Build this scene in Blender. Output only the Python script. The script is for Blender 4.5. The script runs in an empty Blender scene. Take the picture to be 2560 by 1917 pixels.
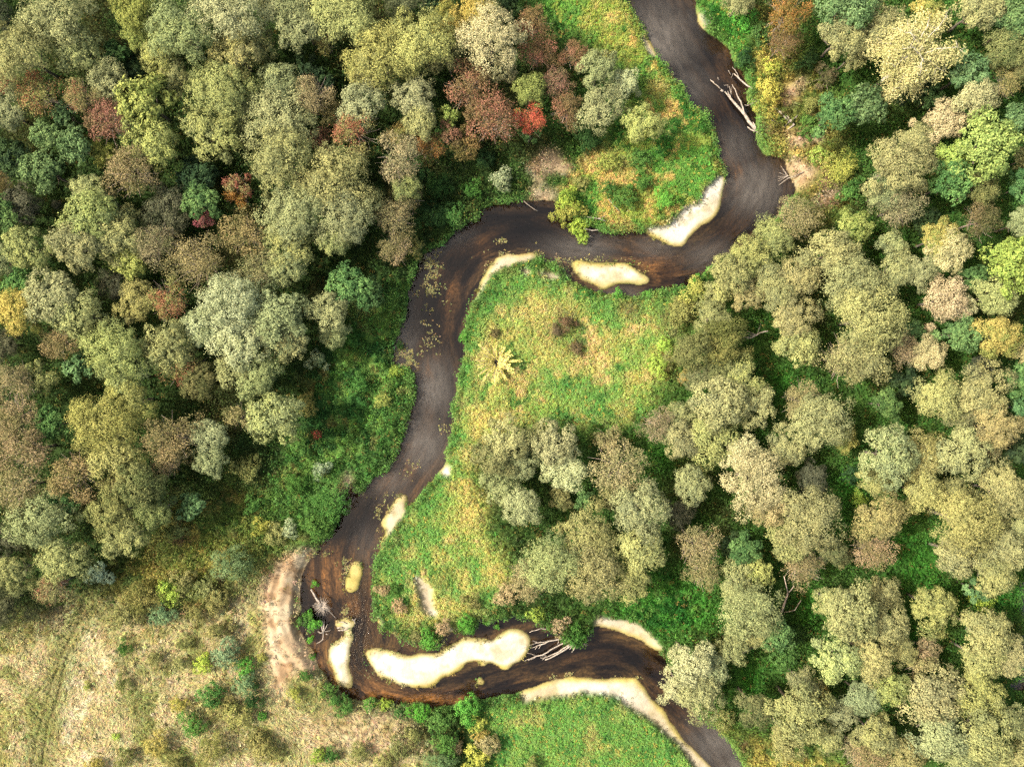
import bpy, math, random
import numpy as np
C = bpy.context.scene
COL = C.collection
rng = np.random.default_rng(7)
random.seed(7)
R_ = math.radians

# ------------------------------------------------------------------ camera, sky, sun, exposure
H = 100.0                       # flying height in metres
MPP = 0.05                      # metres on the ground per pixel of the 2560 px photograph
cam = bpy.data.objects.new('camera', bpy.data.cameras.new('camera'))
cam.location = (0, 0, H)
cam.data.sensor_width = 36.0
cam.data.lens = 36.0 * H / 128.0
cam.data.clip_start = 1.0
cam.data.clip_end = 4000.0
COL.objects.link(cam)
C.camera = cam

SUN_EL, SUN_AZ = 47.0, 172.0    # azimuth: where the light comes from, degrees counter-clockwise from +x
world = bpy.data.worlds.new('World'); C.world = world
world.use_nodes = True
wt = world.node_tree
sky = wt.nodes.new('ShaderNodeTexSky'); sky.sky_type = 'NISHITA'; sky.sun_disc = False
sky.sun_elevation = R_(SUN_EL)
sky.sun_rotation = R_(90.0 - SUN_AZ)
sky.dust_density = 5.0
sky.ozone_density = 0.6
warm_sky = wt.nodes.new('ShaderNodeMix'); warm_sky.data_type = 'RGBA'; warm_sky.blend_type = 'MULTIPLY'   # hazy, warm-white sky
warm_sky.inputs['Factor'].default_value = 1.0; warm_sky.inputs['B'].default_value = (1.12, 1.0, 0.78, 1)
wt.links.new(sky.outputs[0], warm_sky.inputs['A'])
wt.links.new(warm_sky.outputs['Result'], wt.nodes['Background'].inputs[0])
wt.nodes['Background'].inputs[1].default_value = 0.15
sun = bpy.data.objects.new('sun', bpy.data.lights.new('sun', 'SUN'))
sun.data.energy = 3.1
sun.data.angle = R_(1.0)
sun.data.color = (1.0, 0.95, 0.86)
sun.rotation_euler = (R_(90 - SUN_EL), 0, R_(SUN_AZ + 90))
sun.location = (-60, 10, 80)
COL.objects.link(sun)
C.view_settings.view_transform = 'Standard'
C.view_settings.look = 'None'
C.view_settings.gamma = 1.0
C.view_settings.exposure = 1.98
C.cycles.use_denoising = False
C.cycles.max_bounces = 6
C.cycles.diffuse_bounces = 2
C.cycles.glossy_bounces = 2
C.cycles.transmission_bounces = 2
C.cycles.transparent_max_bounces = 6
C.cycles.caustics_reflective = False
C.cycles.caustics_refractive = False
KGAIN = 3.0                     # how much brighter a sunlit surface shows than its base colour

# ------------------------------------------------------------------ small helpers
def lin(c):
    c = np.asarray(c, float) / 255.0
    return np.where(c <= 0.04045, c / 12.92, ((c + 0.055) / 1.055) ** 2.4)
def alb(r, g, b, k=None):
    c = lin((r, g, b)) / (k or KGAIN)
    return c * 0.90 + c.mean() * 0.10
def P(px, py, z=0.0):
    """ground place of a point of the photograph, for a thing standing z metres high"""
    f = (1.0 - z / H)
    return np.array([(px - 1280.0) * MPP * f, (958.5 - py) * MPP * f, z])

_lat = rng.random((64, 256, 256))
def vnoise(x, y, scale, seed=0):
    x = np.asarray(x) / scale + 31.7 * seed; y = np.asarray(y) / scale + 17.3 * seed
    xi = np.floor(x).astype(int); yi = np.floor(y).astype(int)
    fx = x - xi; fy = y - yi
    fx = fx * fx * (3 - 2 * fx); fy = fy * fy * (3 - 2 * fy)
    L = _lat[seed % 64]
    a = L[xi & 255, yi & 255]; b = L[(xi + 1) & 255, yi & 255]
    c = L[xi & 255, (yi + 1) & 255]; d = L[(xi + 1) & 255, (yi + 1) & 255]
    return (a * (1 - fx) + b * fx) * (1 - fy) + (c * (1 - fx) + d * fx) * fy
def fbm(x, y, scale, seed=0, octv=4):
    s = 0; amp = 1; tot = 0
    for k in range(octv):
        s = s + amp * vnoise(x, y, scale / 2 ** k, seed + k); tot += amp; amp *= 0.55
    return s / tot
def sstep(a, b, x):
    t = np.clip((x - a) / (b - a), 0, 1)
    return t * t * (3 - 2 * t)

def mesh_np(name, V, F, mats, attrs=None, cols=None, smooth=False, midx=None):
    """V (n,3), F (m,k) with k = 3 or 4"""
    me = bpy.data.meshes.new(name)
    V = np.ascontiguousarray(V, np.float32); F = np.ascontiguousarray(F, np.int32)
    m, k = F.shape
    me.vertices.add(len(V)); me.vertices.foreach_set('co', V.ravel())
    me.loops.add(m * k); me.loops.foreach_set('vertex_index', F.ravel())
    me.polygons.add(m); me.polygons.foreach_set('loop_start', np.arange(0, m * k, k, dtype=np.int32))
    if midx is not None: me.polygons.foreach_set('material_index', np.asarray(midx, np.int32))
    for mt in mats: me.materials.append(mt)
    me.update(calc_edges=True)
    me.polygons.foreach_set('use_smooth', np.full(m, smooth, bool))
    if attrs:
        for an, av in attrs.items():
            if av.ndim == 1:
                a = me.attributes.new(an, 'FLOAT', 'POINT'); a.data.foreach_set('value', np.ascontiguousarray(av, np.float32))
            else:
                a = me.attributes.new(an, 'FLOAT_VECTOR', 'POINT'); a.data.foreach_set('vector', np.ascontiguousarray(av, np.float32).ravel())
    if cols is not None:
        a = me.color_attributes.new('Col', 'FLOAT_COLOR', 'POINT')
        c4 = np.ones((len(V), 4), np.float32); c4[:, :3] = cols
        a.data.foreach_set('color', c4.ravel())
    return me
def link(name, me, parent=None):
    o = bpy.data.objects.new(name, me); COL.objects.link(o)
    if parent: o.parent = parent
    return o
def tag(o, label, cat, group=None):
    o['label'] = label; o['category'] = cat
    if group: o['group'] = group
    return o
def thing(name, label, cat, loc, group=None):
    o = bpy.data.objects.new(name, None); COL.objects.link(o)
    o.location = loc; o.empty_display_size = 0.3
    return tag(o, label, cat, group)

def leaves(Cn, N, length, width, r):
    """diamond leaves at centres Cn with normals N -> V, F"""
    n = len(Cn)
    N = N / (np.linalg.norm(N, axis=1, keepdims=True) + 1e-9)
    t = r.normal(size=(n, 3)); t -= (t * N).sum(1, keepdims=True) * N
    t /= np.linalg.norm(t, axis=1, keepdims=True) + 1e-9
    b = np.cross(N, t)
    l = (length * r.uniform(0.7, 1.3, n))[:, None]; w = (width * r.uniform(0.7, 1.3, n))[:, None]
    V = np.stack([Cn - t * l / 2, Cn + b * w / 2 - t * l * 0.08, Cn + t * l / 2, Cn - b * w / 2 - t * l * 0.08], 1).reshape(-1, 3)
    F = np.arange(4 * n).reshape(n, 4)
    return V, F
def tube(pts, rads, seg=6):
    pts = np.asarray(pts, float); rads = np.asarray(rads, float)
    V = []; F = []
    n = len(pts)
    for i in range(n):
        d = pts[min(i + 1, n - 1)] - pts[max(i - 1, 0)]
        d = d / (np.linalg.norm(d) + 1e-9)
        u = np.cross(d, (0, 0, 1.0)) if abs(d[2]) < 0.9 else np.cross(d, (1.0, 0, 0))
        u /= np.linalg.norm(u); v = np.cross(d, u)
        for k in range(seg):
            a = 2 * math.pi * k / seg
            V.append(pts[i] + rads[i] * (u * math.cos(a) + v * math.sin(a)))
    for i in range(n - 1):
        for k in range(seg):
            F.append((i * seg + k, i * seg + (k + 1) % seg, (i + 1) * seg + (k + 1) % seg, (i + 1) * seg + k))
    a0 = len(V); V.append(pts[0]); V.append(pts[-1])
    for k in range(seg):
        F.append((a0, (k + 1) % seg, k, a0)); b = (n - 1) * seg
        F.append((a0 + 1, b + k, b + (k + 1) % seg, a0 + 1))
    return V, F
class MB:
    """collects tubes into one mesh"""
    def __init__(s): s.V = []; s.F = []
    def tube(s, pts, rads, seg=6):
        V, F = tube(pts, rads, seg); o = len(s.V)
        s.V += V; s.F += [tuple(o + i for i in f) for f in F]; return s
    def quads(s, V, F):
        o = len(s.V); s.V += [tuple(v) for v in V]; s.F += [tuple(o + int(i) for i in f) for f in F]; return s
    def build(s, name, mat, parent=None, smooth=True):
        me = bpy.data.meshes.new(name)
        F = [f[:3] if len(f) == 4 and f[3] == f[0] else f for f in s.F]
        me.from_pydata([tuple(v) for v in s.V], [], F)
        me.materials.append(mat); me.update()
        me.polygons.foreach_set('use_smooth', np.full(len(me.polygons), smooth, bool))
        return link(name, me, parent)

# ------------------------------------------------------------------ materials
def newmat(name):
    m = bpy.data.materials.new(name); m.use_nodes = True
    nt = m.node_tree; nt.nodes.clear()
    out = nt.nodes.new('ShaderNodeOutputMaterial')
    return m, nt, out
def node(nt, t, **kw):
    n = nt.nodes.new(t)
    for k, v in kw.items(): setattr(n, k, v)
    return n
def leaf_material():
    m, nt, out = newmat('leaf')
    L = nt.links.new
    oi = node(nt, 'ShaderNodeObjectInfo')
    t2 = node(nt, 'ShaderNodeAttribute', attribute_type='OBJECT', attribute_name='tint2')
    mf = node(nt, 'ShaderNodeAttribute', attribute_type='OBJECT', attribute_name='mixf')
    cl = node(nt, 'ShaderNodeAttribute', attribute_name='cl')
    v = node(nt, 'ShaderNodeAttribute', attribute_name='v')
    sb = node(nt, 'ShaderNodeMath', operation='SUBTRACT'); L(mf.outputs['Fac'], sb.inputs[0]); L(cl.outputs['Fac'], sb.inputs[1])
    ml = node(nt, 'ShaderNodeMath', operation='MULTIPLY_ADD', use_clamp=True); L(sb.outputs[0], ml.inputs[0]); ml.inputs[1].default_value = 5.0; ml.inputs[2].default_value = 0.5
    mx = node(nt, 'ShaderNodeMix', data_type='RGBA'); L(ml.outputs[0], mx.inputs['Factor']); L(oi.outputs['Color'], mx.inputs['A']); L(t2.outputs['Color'], mx.inputs['B'])
    vm = node(nt, 'ShaderNodeMath', operation='MULTIPLY_ADD'); L(v.outputs['Fac'], vm.inputs[0]); vm.inputs[1].default_value = 0.50; vm.inputs[2].default_value = 0.75
    hv = node(nt, 'ShaderNodeHueSaturation'); L(mx.outputs['Result'], hv.inputs['Color']); cm = node(nt, 'ShaderNodeMath', operation='MULTIPLY_ADD'); L(cl.outputs['Fac'], cm.inputs[0]); cm.inputs[1].default_value = 0.36; cm.inputs[2].default_value = 0.82
    vv = node(nt, 'ShaderNodeMath', operation='MULTIPLY'); L(vm.outputs[0], vv.inputs[0]); L(cm.outputs[0], vv.inputs[1])
    L(vv.outputs[0], hv.inputs['Value'])
    hm = node(nt, 'ShaderNodeMath', operation='MULTIPLY_ADD'); L(v.outputs['Fac'], hm.inputs[0]); hm.inputs[1].default_value = -0.03; hm.inputs[2].default_value = 0.515
    L(hm.outputs[0], hv.inputs['Hue'])
    d = node(nt, 'ShaderNodeBsdfDiffuse'); t = node(nt, 'ShaderNodeBsdfTranslucent')
    L(hv.outputs[0], d.inputs[0]); L(hv.outputs[0], t.inputs[0])
    s = node(nt, 'ShaderNodeMixShader'); s.inputs[0].default_value = 0.27
    L(d.outputs[0], s.inputs[1]); L(t.outputs[0], s.inputs[2]); L(s.outputs[0], out.inputs[0])
    return m
def col_material(name, transl=0.0, bump=0.0, amt=0.35, scale=3.0):
    """a surface whose own colour is carried by the mesh, varied by fine procedural noise"""
    m, nt, out = newmat(name); L = nt.links.new
    a = node(nt, 'ShaderNodeAttribute', attribute_name='Col')
    g = node(nt, 'ShaderNodeNewGeometry')
    n1 = node(nt, 'ShaderNodeTexNoise'); n1.inputs['Scale'].default_value = scale; n1.inputs['Detail'].default_value = 6; n1.inputs['Roughness'].default_value = 0.65
    L(g.outputs['Position'], n1.inputs['Vector'])
    ml = node(nt, 'ShaderNodeMath', operation='MULTIPLY_ADD'); L(n1.outputs[0], ml.inputs[0]); ml.inputs[1].default_value = amt * 2.5; ml.inputs[2].default_value = 1 - amt * 1.25
    vm = node(nt, 'ShaderNodeVectorMath', operation='SCALE'); L(a.outputs['Color'], vm.inputs[0]); L(ml.outputs[0], vm.inputs['Scale'])
    d = node(nt, 'ShaderNodeBsdfDiffuse'); L(vm.outputs[0], d.inputs[0])
    last = d
    if bump:
        b = node(nt, 'ShaderNodeBump'); b.inputs['Strength'].default_value = bump; b.inputs['Distance'].default_value = 0.15
        n2 = node(nt, 'ShaderNodeTexNoise'); n2.inputs['Scale'].default_value = 4.0; n2.inputs['Detail'].default_value = 5
        L(g.outputs['Position'], n2.inputs['Vector']); L(n2.outputs[0], b.inputs['Height']); L(b.outputs[0], d.inputs['Normal'])
    if transl:
        t = node(nt, 'ShaderNodeBsdfTranslucent'); L(vm.outputs[0], t.inputs[0])
        s = node(nt, 'ShaderNodeMixShader'); s.inputs[0].default_value = transl
        L(d.outputs[0], s.inputs[1]); L(t.outputs[0], s.inputs[2]); last = s
    L(last.outputs[0], out.inputs[0])
    return m
def bark_material(name, c1, c2, scale=6.0):
    m, nt, out = newmat(name); L = nt.links.new
    tc = node(nt, 'ShaderNodeTexCoord')
    n = node(nt, 'ShaderNodeTexNoise'); n.inputs['Scale'].default_value = scale; n.inputs['Detail'].default_value = 5
    L(tc.outputs['Object'], n.inputs['Vector'])
    r = node(nt, 'ShaderNodeValToRGB'); r.color_ramp.elements[0].position = 0.35; r.color_ramp.elements[1].position = 0.65
    r.color_ramp.elements[0].color = (*c1, 1); r.color_ramp.elements[1].color = (*c2, 1)
    L(n.outputs[0], r.inputs[0])
    b = node(nt, 'ShaderNodeBsdfPrincipled'); b.inputs['Roughness'].default_value = 0.85
    L(r.outputs[0], b.inputs['Base Color']); L(b.outputs[0], out.inputs[0])
    return m
def river_bed_material():
    m, nt, out = newmat('river_bed'); L = nt.links.new
    a = node(nt, 'ShaderNodeAttribute', attribute_name='Col')
    f = node(nt, 'ShaderNodeAttribute', attribute_name='flow')
    mp = node(nt, 'ShaderNodeMapping'); mp.inputs['Scale'].default_value = (0.34, 1.3, 1.0); L(f.outputs['Vector'], mp.inputs['Vector'])
    n = node(nt, 'ShaderNodeTexNoise'); n.inputs['Scale'].default_value = 1.0; n.inputs['Detail'].default_value = 10; n.inputs['Roughness'].default_value = 0.74; n.inputs['Distortion'].default_value = 0.9
    L(mp.outputs[0], n.inputs['Vector'])
    r = node(nt, 'ShaderNodeValToRGB')
    e = r.color_ramp.elements; e[0].position = 0.40; e[0].color = (0.45, 0.45, 0.5, 1); e[1].position = 0.70; e[1].color = (1.9, 1.65, 1.25, 1)
    e2 = r.color_ramp.elements.new(0.53); e2.color = (0.95, 0.93, 0.95, 1)
    L(n.outputs[0], r.inputs[0])
    mx = node(nt, 'ShaderNodeMix', data_type='RGBA', blend_type='MULTIPLY'); mx.inputs['Factor'].default_value = 1.0
    L(a.outputs['Color'], mx.inputs['A']); L(r.outputs[0], mx.inputs['B'])
    mpf = node(nt, 'ShaderNodeMapping'); mpf.inputs['Scale'].default_value = (2.4, 4.6, 1.0); L(f.outputs['Vector'], mpf.inputs['Vector'])
    nf = node(nt, 'ShaderNodeTexNoise'); nf.inputs['Scale'].default_value = 1.0; nf.inputs['Detail'].default_value = 8; nf.inputs['Roughness'].default_value = 0.7
    L(mpf.outputs[0], nf.inputs['Vector'])
    rf = node(nt, 'ShaderNodeMapRange'); rf.inputs['From Min'].default_value = 0.3; rf.inputs['From Max'].default_value = 0.7; rf.inputs['To Min'].default_value = 0.15; rf.inputs['To Max'].default_value = 2.0; L(nf.outputs[0], rf.inputs['Value'])
    sc = node(nt, 'ShaderNodeVectorMath', operation='SCALE'); L(mx.outputs['Result'], sc.inputs[0]); L(rf.outputs[0], sc.inputs['Scale'])
    d = node(nt, 'ShaderNodeBsdfDiffuse'); L(sc.outputs[0], d.inputs[0]); L(d.outputs[0], out.inputs[0])
    return m
def water_material():
    m, nt, out = newmat('water'); L = nt.links.new
    mk = node(nt, 'ShaderNodeAttribute', attribute_name='murk_sheen')
    rp = node(nt, 'ShaderNodeAttribute', attribute_name='rough')
    f = node(nt, 'ShaderNodeAttribute', attribute_name='flow')
    mp = node(nt, 'ShaderNodeMapping'); mp.inputs['Scale'].default_value = (1.6, 3.2, 1.0); L(f.outputs['Vector'], mp.inputs['Vector'])
    n = node(nt, 'ShaderNodeTexNoise'); n.inputs['Scale'].default_value = 1.0; n.inputs['Detail'].default_value = 5; n.inputs['Distortion'].default_value = 1.0
    L(mp.outputs[0], n.inputs['Vector'])
    bp = node(nt, 'ShaderNodeBump'); bp.inputs['Distance'].default_value = 0.10; L(n.outputs[0], bp.inputs['Height']); L(rp.outputs['Fac'], bp.inputs['Strength'])
    tr = node(nt, 'ShaderNodeBsdfTransparent'); tr.inputs[0].default_value = (0.80, 0.73, 0.66, 1)
    df = node(nt, 'ShaderNodeBsdfDiffuse'); df.inputs[0].default_value = (0.044, 0.040, 0.036, 1); L(bp.outputs[0], df.inputs['Normal'])  # grey of the water's murk and of the painted sky sheen
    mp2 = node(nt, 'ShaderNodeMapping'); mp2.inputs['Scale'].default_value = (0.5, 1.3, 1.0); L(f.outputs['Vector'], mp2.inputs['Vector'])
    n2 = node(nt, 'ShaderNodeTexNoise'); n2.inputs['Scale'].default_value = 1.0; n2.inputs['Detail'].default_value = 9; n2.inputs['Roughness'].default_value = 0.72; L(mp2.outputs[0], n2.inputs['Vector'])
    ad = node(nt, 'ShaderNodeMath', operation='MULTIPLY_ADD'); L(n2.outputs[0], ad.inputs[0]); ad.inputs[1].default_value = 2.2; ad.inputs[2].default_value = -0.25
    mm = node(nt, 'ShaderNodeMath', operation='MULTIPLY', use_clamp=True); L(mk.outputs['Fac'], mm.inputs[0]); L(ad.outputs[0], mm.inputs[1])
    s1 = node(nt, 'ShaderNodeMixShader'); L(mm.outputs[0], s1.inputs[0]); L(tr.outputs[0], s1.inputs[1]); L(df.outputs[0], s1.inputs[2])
    gl = node(nt, 'ShaderNodeBsdfGlossy'); gl.inputs['Roughness'].default_value = 0.04; L(bp.outputs[0], gl.inputs['Normal'])
    fr = node(nt, 'ShaderNodeFresnel'); fr.inputs['IOR'].default_value = 1.34; L(bp.outputs[0], fr.inputs['Normal'])
    s2 = node(nt, 'ShaderNodeMixShader'); L(fr.outputs[0], s2.inputs[0]); L(s1.outputs[0], s2.inputs[1]); L(gl.outputs[0], s2.inputs[2])
    L(s2.outputs[0], out.inputs[0])
    return m
def plain(name, c, rough=0.6):
    m, nt, out = newmat(name)
    b = node(nt, 'ShaderNodeBsdfPrincipled'); b.inputs['Base Color'].default_value = (*c, 1); b.inputs['Roughness'].default_value = rough
    n = node(nt, 'ShaderNodeTexNoise'); n.inputs['Scale'].default_value = 8
    bp = node(nt, 'ShaderNodeBump'); bp.inputs['Strength'].default_value = 0.15
    nt.links.new(n.outputs[0], bp.inputs['Height']); nt.links.new(bp.outputs[0], b.inputs['Normal']); nt.links.new(b.outputs[0], out.inputs[0])
    return m
M_LEAF = leaf_material()
M_GROUND = col_material('earth', bump=0.5, amt=0.4, scale=2.2)
M_SAND = col_material('sand', bump=0.35, amt=0.24, scale=1.6)
M_GRASS = col_material('grass_blades', transl=0.25, amt=0.25, scale=1.2)
M_BED = river_bed_material()
M_WATER = water_material()
M_BARK = bark_material('bark', (0.05, 0.042, 0.032), (0.11, 0.09, 0.065))
M_TWIG = bark_material('dry_twig', (0.13, 0.10, 0.08), (0.24, 0.19, 0.15), 2.0)
M_BIRCH = bark_material('birch_bark', (0.20, 0.185, 0.15), (0.36, 0.33, 0.28), 3.0)
M_DEAD = bark_material('weathered_wood', (0.10, 0.085, 0.068), (0.22, 0.19, 0.16), 3.5)
#SECTION2
# ------------------------------------------------------------------ the land: masks, heights, colours
CELL = 0.16
gx = np.arange(-76, 76 + 1e-6, CELL); gy = np.arange(-60, 60 + 1e-6, CELL)
NX, NY = len(gx), len(gy)
GX, GY = np.meshgrid(gx, gy, indexing='ij')
PX = GX / MPP + 1280.0; PY = 958.5 - GY / MPP
WPX = PX + (fbm(GX, GY, 1.6, 3, 3) - 0.5) * 20
WPY = PY + (fbm(GX, GY, 1.6, 9, 3) - 0.5) * 20
def inside(poly, X, Y):
    poly = np.asarray(poly, float)
    res = np.zeros(X.shape, bool)
    x0, y0 = poly.min(0) - 1; x1, y1 = poly.max(0) + 1
    sel = (X > x0) & (X < x1) & (Y > y0) & (Y < y1)
    xs, ys = X[sel], Y[sel]; r = np.zeros(xs.shape, bool)
    n = len(poly)
    for i in range(n):
        ax, ay = poly[i]; bx, by = poly[(i + 1) % n]
        if ay == by: continue
        c = ((ay > ys) != (by > ys)) & (xs < (bx - ax) * (ys - ay) / (by - ay) + ax)
        r ^= c
    res[sel] = r
    return res
def blur(m, r):
    m = m.astype(np.float64); r = max(1, int(round(r)))
    for _ in range(2):
        for ax in (0, 1):
            p = np.concatenate([np.repeat(np.take(m, [0], ax), r + 1, ax), m, np.repeat(np.take(m, [-1], ax), r, ax)], ax)
            c = np.cumsum(p, ax)
            n = m.shape[ax]
            hi = np.take(c, np.arange(2 * r + 1, 2 * r + 1 + n), ax); lo = np.take(c, np.arange(0, n), ax)
            m = (hi - lo) / (2 * r + 1)
    return m
def soft(poly, metres=1.0, warp=True):
    return np.clip(blur(inside(poly, WPX if warp else PX, WPY if warp else PY), metres / CELL), 0, 1)
def spot(x, y, r, ry=None):
    ry = ry or r
    return np.exp(-(((WPX - x) / r) ** 2 + ((WPY - y) / ry) ** 2))

WEST = [(1520,-260),(1545,-80),(1565,0),(1570,15),(1584,38),(1596,58),(1608,70),(1626,99),(1639,136),(1657,162),(1671,176),(1692,206),(1706,220),(1712,241),(1723,267),(1744,278),(1766,290),(1773,316),(1784,333),(1796,374),(1793,391),(1799,410),(1810,430),
 (1812,460),(1810,480),(1802,523),(1784,544),(1744,576),(1723,596),(1709,618),(1692,621),(1671,616),(1642,602),(1613,580),
 (1587,579),(1552,586),(1526,584),(1494,580),(1485,566),(1462,560),(1440,548),(1415,535),(1400,512),(1390,503),(1376,502),(1309,502),(1280,506),(1243,512),(1217,518),(1200,528),(1191,550),(1165,555),(1162,570),(1133,576),(1118,605),(1104,616),(1075,622),(1054,642),(1043,665),(1030,690),(1024,706),(1022,732),(1011,787),(996,828),(982,874),(979,909),(988,926),(999,918),(1031,926),(1037,947),
 (1040,974),(1034,998),(1020,1047),(1011,1076),(1005,1105),(991,1140),(973,1174),(936,1192),(901,1230),(893,1221),(881,1208),(866,1219),(854,1238),(846,1273),(850,1302),(836,1325),(808,1351),(796,1372),(773,1398),(756,1435),(752,1454),(750,1495),(753,1527),(743,1540),(749,1573),(765,1602),(785,1625),(794,1657),(814,1686),(825,1715),(857,1733),(886,1750),(907,1750),(930,1743),(953,1750),(985,1753),(994,1759),(1028,1759),(1036,1749),(1060,1752),(1078,1767),(1127,1764),(1162,1746),(1188,1740),(1202,1750),(1234,1741),(1278,1735),
 (1300,1730),(1309,1724),(1367,1704),(1437,1687),(1468,1695),(1518,1695),(1570,1689),(1593,1695),(1602,1712),(1628,1744),(1657,1770),(1680,1808),(1706,1843),(1732,1872),(1761,1898),(1781,1918),(1840,1990),(1900,2250)]
EAST = [(2010,2250),(1915,1990),(1857,1918),(1848,1889),(1834,1863),(1810,1831),(1784,1805),(1761,1791),(1735,1760),(1712,1720),(1690,1680),(1668,1645),(1650,1626),(1637,1624),(1613,1606),(1587,1594),(1550,1582),(1512,1566),(1485,1568),(1468,1585),(1462,1604),(1446,1612),(1425,1596),(1402,1576),(1367,1565),(1338,1547),(1326,1538),(1300,1540),(1275,1536),(1249,1544),(1217,1549),(1196,1541),(1194,1565),(1176,1582),(1141,1582),(1122,1578),(1110,1590),(1100,1602),(1081,1613),(1057,1608),(1034,1596),(1008,1592),(992,1586),(975,1580),(965,1572),(955,1566),(941,1553),(936,1536),(936,1495),(939,1437),(941,1395),(953,1375),(966,1346),(985,1315),(1010,1285),(1046,1247),(1075,1209),(1104,1172),(1115,1160),(1113,1131),(1122,1111),(1130,1073),(1139,1044),(1131,1027),(1139,995),(1143,960),(1147,955),(1156,909),(1163,892),(1159,851),(1156,831),(1176,784),(1186,755),(1191,741),(1197,706),(1217,671),(1243,642),(1269,634),(1290,638),(1309,631),(1332,631),(1347,642),(1352,655),(1370,662),(1396,668),(1408,683),(1431,702),(1460,718),(1483,726),(1524,738),(1570,741),(1608,741),(1625,738),(1651,729),(1692,718),(1732,712),(1737,697),(1770,672),(1795,656),(1815,640),(1850,628),(1875,616),(1905,600),(1930,560),(1962,515),(1984,490),(1990,478),(1972,435),(1963,396),(1934,391),(1912,394),(1897,365),(1892,342),(1892,313),(1890,289),(1879,267),(1878,256),(1866,248),(1868,235),(1874,217),(1864,204),(1862,190),(1856,178),(1846,176),(1836,168),(1830,150),(1830,130),(1817,114),(1795,97),(1773,81),(1760,76),(1748,72),(1740,50),(1738,23),(1742,10),(1738,-30),(1722,-110),(1700,-260)]
RIVER = WEST + EAST
BARS = [
 [(1425,656),(1440,651),(1454,650),(1500,654),(1555,657),(1584,666),(1605,680),(1621,694),(1622,708),(1599,713),(1575,708),(1550,709),(1529,715),(1515,723),(1500,719),(1483,712),(1454,700),(1433,684)],
 [(915,1622),(933,1618),(973,1625),(1017,1634),(1060,1637),(1092,1634),(1110,1617),(1147,1599),(1176,1593),(1228,1599),(1246,1585),(1278,1573),(1297,1570),(1318,1579),(1333,1602),(1323,1628),(1306,1649),(1280,1660),(1266,1678),(1251,1675),(1240,1660),(1199,1651),(1162,1660),(1153,1672),(1104,1695),(1089,1712),(1066,1722),(1028,1715),(988,1709),(953,1695),(933,1669),(917,1646)],
 [(820,1627),(825,1614),(840,1601),(854,1591),(868,1577),(880,1573),(882,1599),(873,1634),(875,1669),(884,1724),(866,1718),(846,1712),(834,1683),(825,1654)],
 [(1017,1230),(1022,1238),(1008,1287),(990,1312),(970,1340),(955,1365),(946,1372),(958,1345),(968,1325),(954,1318),(954,1302),(973,1270),(996,1238)],
 [(880,1412),(898,1393),(906,1412),(905,1440),(895,1475),(884,1483),(863,1480),(862,1454),(872,1430)],
 [(1196,1660),(1212,1652),(1216,1664),(1205,1671)],
 [(1190,1698),(1206,1692),(1216,1700),(1210,1710),(1196,1711)],
 [(824,1558),(845,1550),(880,1545),(892,1552),(885,1568),(862,1578),(842,1572)],
]
POND = [[(2562,1440),(2549,1452),(2552,1470),(2546,1500),(2543,1520),(2552,1548),(2700,1560),(2760,1440)],[(2520,1722),(2540,1690),(2556,1680),(2700,1680),(2760,1730)],[(2550,1560),(2540,1620),(2545,1690),(2760,1700),(2760,1540)]]
JX = PX + (fbm(GX, GY, 1.3, 21, 4) - 0.5) * 14
JY = PY + (fbm(GX, GY, 1.3, 27, 4) - 0.5) * 14
WAT = inside(RIVER, JX, JY)
BARM = np.zeros_like(WAT); BARI = np.zeros(WAT.shape, int)
for i, b in enumerate(BARS):
    k = inside(b, JX, JY) & WAT
    BARM |= k; BARI[k] = i + 1
for p in POND: WAT |= inside(p, JX, JY)
WATER = WAT & ~BARM
LAND = ~WATER
lb = blur(LAND, 2.2); lb2 = blur(LAND, 8); lb3 = blur(LAND, 16)
SANDP = [
 [(1812,445),(1810,480),(1802,523),(1784,546),(1744,578),(1723,598),(1709,620),(1692,624),(1671,618),(1642,604),(1611,580),(1634,570),(1671,564),(1686,547),(1712,521),(1744,515),(1758,480),(1775,462),(1800,440)],
 [(1300,1732),(1309,1722),(1367,1702),(1437,1685),(1468,1693),(1518,1693),(1570,1687),(1595,1693),(1604,1712),(1630,1744),(1660,1770),(1683,1808),(1709,1843),(1735,1872),(1764,1898),(1785,1918),(1850,1995),(1790,1995),(1741,1918),(1715,1886),(1692,1854),(1657,1820),(1613,1785),(1570,1759),(1532,1733),(1494,1731),(1460,1724),(1410,1733),(1352,1738),(1306,1747)],
 [(1485,1570),(1512,1568),(1550,1584),(1587,1596),(1613,1608),(1637,1626),(1655,1622),(1640,1600),(1625,1588),(1607,1564),(1570,1547),(1526,1541),(1489,1541)],
 [(1187,760),(1191,741),(1197,706),(1217,671),(1243,640),(1269,632),(1309,629),(1334,630),(1347,642),(1326,648),(1300,655),(1278,663),(1250,672),(1234,683),(1216,705),(1203,730)],
 [(1599,99),(1612,92),(1628,99),(1642,140),(1634,148),(1622,140)], [(1668,172),(1676,172),(1696,206),(1688,212),(1680,200)],
 [(1303,679),(1312,675),(1330,680),(1329,689),(1312,685)], [(1350,683),(1372,685),(1397,692),(1396,700),(1372,695)],
 [(1036,1440),(1058,1444),(1082,1467),(1078,1484),(1088,1508),(1098,1536),(1076,1540),(1054,1506),(1042,1475)],
 [(1742,20),(1750,35),(1762,70),(1757,80),(1746,74),(1738,40)],
 [(1110,1580),(1122,1568),(1140,1570),(1134,1582),(1114,1590)], [(938,1548),(950,1540),(961,1552),(960,1566),(948,1562)], [(962,1580),(985,1576),(1000,1588),(990,1597),(970,1594)],
 [(1100,1172),(1116,1158),(1126,1168),(1122,1186),(1108,1190)],
]
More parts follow.
